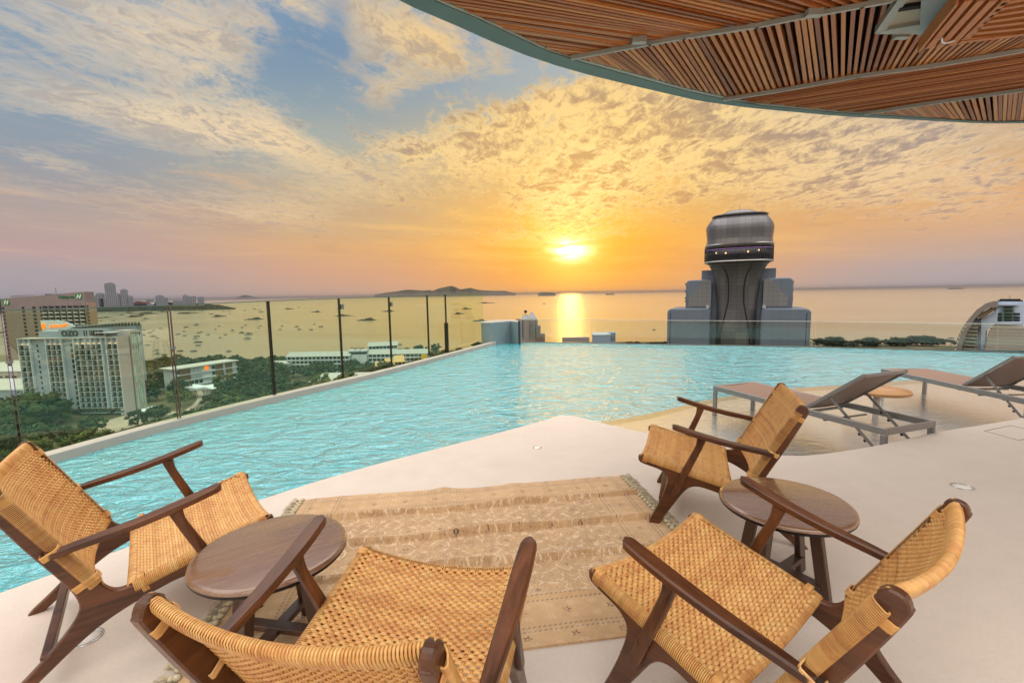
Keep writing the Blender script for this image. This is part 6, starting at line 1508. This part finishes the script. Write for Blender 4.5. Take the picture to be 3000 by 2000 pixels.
def make_chair():
    root = empty('rattan_armchair')
    for sgn in (-1, 1):
        poly = [Vector((sgn*CX-TH/2, y, z)) for y, z in smooth_poly2(SF)]
        mb = MB(); mb.prism(poly, (TH, 0, 0), bev=0.005); mb.build('side_frame', M_teak, root, normals=True)
    mb = MB(); weave(mb, seat_P, 20, 42, 0.036, CX+0.012, wr=0.0074)
    edge_roll(mb, seat_P, -0.005, CX+0.012, 0.013, 0.010, 76, (0, 1, 0.24)); edge_roll(mb, seat_P, 1.005, CX+0.012, 0.013, 0.010, 76, (0, 1, 0.24))
    mb.build('seat', M_rat, root)
    mb = MB(); weave(mb, back_P, 26, 42, 0.036, CX+0.012, amp=0.0042, wr=0.0056)
    edge_roll(mb, back_P, 1.03, CX+0.008, 0.026, 0.0135, 92, (0, -0.475, 0.88)); edge_roll(mb, back_P, -0.01, CX+0.008, 0.012, 0.010, 78, (0, -0.475, 0.88))
    mb.build('backrest', M_rat, root)
    # curved bars hidden in the wrapped ends
    for PF, t, r_, off in ((seat_P, 0, 0.010, 0.010), (seat_P, 1, 0.010, 0.010), (back_P, 1.03, 0.011, 0.010), (back_P, -0.01, 0.009, 0.010)):
        mb = MB(); path = []
        for k in range(13):
            p, n = PF(-CX+2*CX*k/12, t); path.append(p-n*off)
        mb.tube(path, r_, 8); mb.build('cross_bar', M_teak, root)
    for sgn in (-1, 1):
        # armrest: rear tucked against the back rail, swelling towards the rounded front
        X0 = sgn*(CX+0.042)
        A = [(-0.275, 0.552, 0.032), (-0.20, 0.566, 0.040), (-0.05, 0.590, 0.052), (0.08, 0.618, 0.059), (0.18, 0.644, 0.060), (0.25, 0.664, 0.055)]
        # plan outline of the arm
        up_, lo_ = [], []
        for y, z, w in A:
            off = 0.018*(y+0.275)/0.525
            up_.append((X0+sgn*off+w/2, y, z)); lo_.append((X0+sgn*off-w/2, y, z))
        up_ = smooth_poly(up_, 4); lo_ = smooth_poly(lo_, 4)
        c = (up_[-1]+lo_[-1])/2; h = (up_[-1]-lo_[-1]).length/2
        cap = [c+Vector((math.cos(a)*h, math.sin(a)*h*1.0, math.sin(a)*h*0.2)) for a in (R(30), R(60), R(90), R(120), R(150))]
        c2 = (up_[0]+lo_[0])/2; h2 = (up_[0]-lo_[0]).length/2
        cap2 = [c2+Vector((math.cos(a)*h2, -abs(math.sin(a))*h2*0.9, 0)) for a in (R(150), R(120), R(90), R(60), R(30))]
        poly = up_+cap+lo_[::-1]+cap2
        n = len(poly); mb = MB(); T = 0.030; bv = 0.006
        cen = [Vector((X0+sgn*0.018*(p.y+0.275)/0.525, p.y, p.z)) for p in poly]
        def shr(p, c_, b_):
            d = p-c_; L = d.length; return c_+d*max(0.0, (L-b_)/max(L, 1e-6))
        rings = [[shr(p, q, bv)-Vector((0, 0, T/2)) for p, q in zip(poly, cen)], [p-Vector((0, 0, T/2-bv)) for p in poly], [p+Vector((0, 0, T/2-bv)) for p in poly], [shr(p, q, bv)+Vector((0, 0, T/2)) for p, q in zip(poly, cen)]]
        vs = [v for r_ in rings for v in r_]; fs = []
        for k in range(3):
            for i in range(n): j = (i+1) % n; fs.append((k*n+i, k*n+j, (k+1)*n+j, (k+1)*n+i))
        # strip caps between the two long sides
        nu_ = len(up_); nc = len(cap)
        for base in (0, 3*n):
            for i in range(nu_-1): fs.append((base+i, base+i+1, base+(nu_+nc+nu_-1)-i-1, base+(nu_+nc+nu_-1)-i))
            fs.append(tuple(base+q for q in range(nu_-1, nu_+nc+1))); fs.append(tuple(base+q for q in [nu_*2+nc-1]+list(range(nu_*2+nc, n))+[0]))
        mb.add(vs, fs); mb.build('armrest', M_teak, root, normals=True)
        # post from the arm down to the front leg, lapped on its outside
        xi = sgn*(CX+0.024)
        L_ = [(0.142, 0.622), (0.150, 0.560), (0.172, 0.470), (0.205, 0.385), (0.240, 0.300), (0.268, 0.232), (0.288, 0.205), (0.312, 0.208), (0.312, 0.235), (0.285, 0.305), (0.250, 0.390), (0.216, 0.475), (0.192, 0.562), (0.190, 0.628)]
        L_ = [(y-0.035+0.10*(max(0, z-0.45)/0.17)*-0.25, z) for y, z in L_]
        mb = MB()
        P2 = smooth_poly2(L_, 3)
        po = [Vector((xi-0.011+ (sgn*0.024*max(0, (z-0.42)/0.2)), y, z)) for y, z in P2]
        mb.prism(po, (0.022, 0, 0), bev=0.004); mb.build('arm_post', M_teakz, root, normals=True)
    for y, z, s_ in ((0.338, 0.160, 0.018), (-0.330, 0.118, 0.018)):
        mb = MB(); mb.cbox(-CX+TH/2-0.002, CX-TH/2+0.002, y-0.016, y+0.016, z-0.020, z+0.020, 0.004); mb.build('stretcher', M_teak, root)
    # cane lashings
    for sgn in (-1, 1):
        def lash(c, ax, w, h, n_, sp_=0.0040):
            w -= 0.0022; n_ += 2; h -= 0.003
            mb = MB(); ax = Vector(ax).normalized(); sd = Vector((1, 0, 0)); o_2 = ax.cross(sd).normalized()
            for k in range(n_):
                q = Vector(c)+ax*(k-(n_-1)/2)*sp_; ring = [q+sd*sx_*w+o_2*sz_*h for sx_, sz_ in ((-1, -.8), (-1, .8), (-.8, 1), (.8, 1), (1, .8), (1, -.8), (.8, -1), (-.8, -1))]
                mb.tube(ring, 0.0026, 4, tint=min(1, max(0, rr.gauss(0.6, 0.15))), closed=True)
            mb.build('cane_lashing', M_rat, root)
        lash((sgn*CX, 0.438, 0.432), (0, 1, 0.243), 0.021, 0.030, 5)
        lash((sgn*CX, -0.020, 0.318), (0, 1, 0.243), 0.021, 0.040, 4)
        lash((sgn*CX, -0.391, 0.770), (0, -0.475, 0.88), 0.021, 0.036, 5)
        lash((sgn*CX, -0.190, 0.392), (0, -0.475, 0.88), 0.021, 0.046, 5)
        lash((sgn*(CX+0.018), -0.274, 0.556), (0, -0.475, 0.88), 0.040, 0.031, 4)
    return root
def smooth_poly2(pts, n=3):
    return [(p.x, p.y) for p in smooth_poly([(a, b, 0) for a, b in pts], n, True)]
chair0 = make_chair()
spots = [(-1.771, 2.077, 39.0, 'rattan armchair at the left edge beside the pool, facing right toward the rug'),
         (-0.400, 1.275, 77.0, 'rattan armchair nearest the camera at bottom centre, seen from behind its woven back'),
         (1.385, 2.985, 158.0, 'rattan armchair standing farthest back, by the tasselled end of the rug and the loungers'),
         (0.851, 1.464, 127.3, 'rattan armchair in the lower right foreground, its whole woven seat in view')]
for i, (x, y, h, lb) in enumerate(spots):
    o = chair0 if i == 0 else copy_tree(chair0)
    o.location = (x, y, 0); o.rotation_euler.z = R(h-90)
    tag(o, lb, 'armchair', 'teak and rattan armchairs round the rug')
# round side tables
def make_table(leg_rot):
    root = empty('side_table'); TT = 0.452
    mb = MB(); mb.lathe([(0.0, TT), (0.279, TT), (0.290, TT-0.002), (0.297, TT-0.008), (0.300, TT-0.016)], 64); mb.build('table_top', M_top, root)
    mb = MB(); mb.lathe([(0.300, TT-0.016), (0.299, TT-0.026), (0.293, TT-0.033), (0.280, TT-0.036), (0.0, TT-0.036)], 64); mb.build('table_rim', simple('black_rim', (0.010, 0.007, 0.006), 0.45, var=0.1, spec=0.25), root)
    for k in range(4):
        a = R(45+90*k+leg_rot); c, s_ = math.cos(a), math.sin(a)
        mb = MB(); mb.bar((0.135*c, 0.135*s_, TT-0.034), (0.205*c, 0.205*s_, 0.0), 0.030, 0.055, (c, s_, 0), c=0.003); mb.build('leg', M_tleg, root)
    for k in range(2):
        a = R(45+90*k+leg_rot); c, s_ = math.cos(a), math.sin(a); mb = MB()
        zz = 0.085+0.0 if k == 0 else 0.0875
        mb.bar((-0.185*c, -0.185*s_, zz), (0.185*c, 0.185*s_, zz), 0.052, 0.026, c=0.003); mb.build('stretcher', M_tleg, root)
    return root
t0 = make_table(0); t1 = copy_tree(t0)
t0.location = (-1.032, 1.820, 0.0); t0.rotation_euler.z = R(35)
t1.location = (1.352, 2.170, 0.0); t1.rotation_euler.z = R(-12)
tag(t0, 'round dark wood side table between the left armchair and the bottom centre armchair', 'side table', 'round side tables between the armchairs')
tag(t1, 'round dark wood side table between the two right armchairs, glossy from sky reflection', 'side table', 'round side tables between the armchairs')

# sun loungers standing in the shallow water
M_alu = simple('satin_aluminium', (0.27, 0.255, 0.245), 0.35, metal=0.45, var=0.03)
def sling():
    mt, n, b = mat('brown_sling_fabric'); w = noise(stretch(coords(), 1, 1, 1), 300.0, 2, 0.6)
    n.links.new(mixc(w, (0.20, 0.120, 0.085), (0.27, 0.170, 0.125)), b.inputs['Base Color']); b.inputs['Roughness'].default_value = 0.6; return mt
M_sling = sling(); M_trim = simple('dark_trim', (0.10, 0.065, 0.055), 0.5)
def make_lounger():
    # local: y from head end (0) to foot end (LL); x across; z 0 = water floor
    root = empty('sun_lounger'); LL, WW = 2.32, 0.72; zt = 0.42
    mb = MB(); r_ = 0.036
    for sx in (-1, 1): mb.cbox(sx*(WW/2)-0.016, sx*(WW/2)+0.016, 0.0, LL, zt-0.036, zt+0.036, 0.006)
    for y in (0.016, LL-0.016): mb.cbox(-WW/2+0.017, WW/2-0.017, y-0.016, y+0.016, zt-0.034, zt+0.034, 0.006)
    mb.cbox(-WW/2+0.017, WW/2-0.017, 0.93, 0.96, zt-0.05, zt-0.02, 0.004)
    mb.build('frame', M_alu, root)
    for sx in (-1, 1):
        for y in (0.03, LL-0.03):
            mb = MB(); mb.cbox(sx*(WW/2-0.002)-0.020, sx*(WW/2-0.002)+0.020, y-0.028, y+0.028, 0.03, zt-0.034, 0.005)
            mb.build('leg', M_alu, root)
            mb = MB(); mb.box(sx*(WW/2-0.002)-0.022, sx*(WW/2-0.002)+0.022, y-0.030, y+0.030, 0.0, 0.03); mb.build('leg_cap', M_black, root)
    mb = MB(); y0, y1 = 0.90, LL-0.03; n_ = 10; vs = []
    for k in range(n_+1):
        t = k/n_
        for i in range(5):
            u = -1+i*0.5; vs.append((u*(WW/2-0.018), y0+(y1-y0)*t, zt+0.030-0.012*(1-u*u)))
    fs = [(k*5+i, k*5+i+1, (k+1)*5+i+1, (k+1)*5+i) for k in range(n_) for i in range(4)]
    vs2 = [(x, y, z-0.008) for x, y, z in vs]; N_ = len(vs)
    mb.add(vs+vs2, fs+[tuple(N_+q for q in f[::-1]) for f in fs], smooth=True); mb.build('sling', M_sling, root)
    # raised backrest hinged at y = 0.90
    ang = R(38); bl = 0.80; hy, hz = 0.90, zt+0.030
    def bp(x, d, o=0.0): return Vector((x, hy-d*math.cos(ang)-o*math.sin(ang)*-1*-1, hz+d*math.sin(ang)+o*math.cos(ang)))
    mb = MB()
    for sx in (-1, 1): mb.bar(bp(sx*(WW/2-0.035), 0), bp(sx*(WW/2-0.035), bl), 0.028, 0.034, (0, 0, 1), c=0.004)
    mb.bar(bp(-(WW/2-0.05), bl-0.015), bp(WW/2-0.05, bl-0.015), 0.030, 0.030, c=0.004)
    mb.build('backrest_frame', M_alu, root)
    mb = MB(); vs = []
    for k in range(9):
        d = bl*k/8
        for i in range(5):
            u = -1+i*0.5; vs.append(bp(u*(WW/2-0.048), d, -0.016*(1-u*u)+0.004))
    fs = [(k*5+i, (k+1)*5+i, (k+1)*5+i+1, k*5+i+1) for k in range(8) for i in range(4)]
    vs2 = [v+Vector((0, 0.004, -0.006)) for v in vs]; N_ = len(vs)
    mb.add(vs+vs2, fs+[tuple(N_+q for q in f[::-1]) for f in fs], smooth=True); mb.build('backrest', M_sling, root)
    # folding strut with notched teeth
    for sx in (-1, 1):
        a = bp(sx*(WW/2-0.075), 0.34, -0.03); b_ = Vector((sx*(WW/2-0.075), 0.16, zt-0.22))
        mb = MB(); mb.bar(a, b_, 0.012, 0.030, c=0.002); mb.build('strut', M_alu, root)
        for f in (0.42, 0.58, 0.74, 0.86):
            mb = MB(); q = a.lerp(b_, f)+Vector((0, 0.022, -0.012)); mb.lathe([(0.0, -0.005), (0.016, -0.005), (0.016, 0.005), (0.0, 0.005)], 10, Matrix.Translation(q) @ Matrix.Rotation(R(90), 4, 'Y')); mb.build('notch', M_black, root)
    mb = MB(); mb.bar((-(WW/2-0.075), 0.16, zt-0.22), (WW/2-0.075, 0.16, zt-0.22), 0.022, 0.014); mb.bar((-(WW/2-0.02), 0.66, zt-0.055), (WW/2-0.02, 0.66, zt-0.055), 0.024, 0.014)
    mb.build('strut_bar', M_alu, root)
    return root
lo0 = make_lounger(); lo1 = copy_tree(lo0)
zb = 0.08-0.42
def place_l(o, foot_n, head_n, width_dir=1):
    f, h = Vector(foot_n), Vector(head_n); d = (f-h).normalized(); sdv = Vector((d.y, -d.x))
    c = h+sdv*0.36; o.location = (c.x, c.y, zb); o.rotation_euler.z = math.atan2(d.y, d.x)-math.pi/2
place_l(lo0, (2.953, 6.548), (3.690, 4.346))
place_l(lo1, (6.36, 7.70), (6.36-0.06+0.62, 7.70-2.24))
lo1.rotation_euler.z = math.atan2(7.702-5.462, 6.36-6.292)-math.pi/2
c_ = Vector((6.36, 7.702))-Vector((6.36-6.292, 7.702-5.462)).normalized()*2.32; dd_ = Vector((6.36-6.292, 7.702-5.462)).normalized(); c_ = c_+Vector((dd_.y, -dd_.x))*0.36
lo1.location = (c_.x, c_.y, zb)
tag(lo0, 'grey framed sun lounger with brown sling in the shallow water behind the far armchair', 'sun lounger', 'sun loungers standing in the shallow water')
tag(lo1, 'grey framed sun lounger with brown sling, cut off by the right edge of the picture', 'sun lounger', 'sun loungers standing in the shallow water')
# tray table between the loungers
tc_ = at(2570, 1142, 0.10); tray = empty('tray_table', (tc_.x, tc_.y, WL-0.07)); tag(tray, 'round pale wood tray table on a white post between the two sun loungers', 'tray table')
zz = 0.10-(WL-0.07)
mb = MB(); mb.lathe([(0.0, zz-0.03), (0.36, zz-0.03), (0.372, zz-0.02), (0.372, zz+0.012), (0.362, zz+0.012), (0.358, zz-0.012), (0.0, zz-0.012)], 48)
mb.build('tray', wood('tray_wood', (0.34, 0.16, 0.06), (0.56, 0.31, 0.13), 'x', 1.0, 0.4), tray)
mb = MB(); mb.lathe([(0.0, 0.0), (0.16, 0.0), (0.16, 0.012), (0.036, 0.018), (0.036, zz-0.03), (0.0, zz-0.03)], 24); mb.build('post', M_white, tray)
# ================================================================== haze
mt = bpy.data.materials.new('evening_haze'); mt.use_nodes = True; n = mt.node_tree; n.nodes.clear()
o_ = n.nodes.new('ShaderNodeOutputMaterial'); v_ = n.nodes.new('ShaderNodeVolumePrincipled'); n.links.new(v_.outputs[0], o_.inputs['Volume'])
v_.inputs['Color'].default_value = (0.52, 0.52, 0.60, 1); v_.inputs['Density'].default_value = 0.00005; v_.inputs['Anisotropy'].default_value = 0.72
mb = MB(); mb.box(-30000, 30000, -3000, 40000, SZ-3.5, 45)
tag(mb.build('haze', mt), kind='stuff')
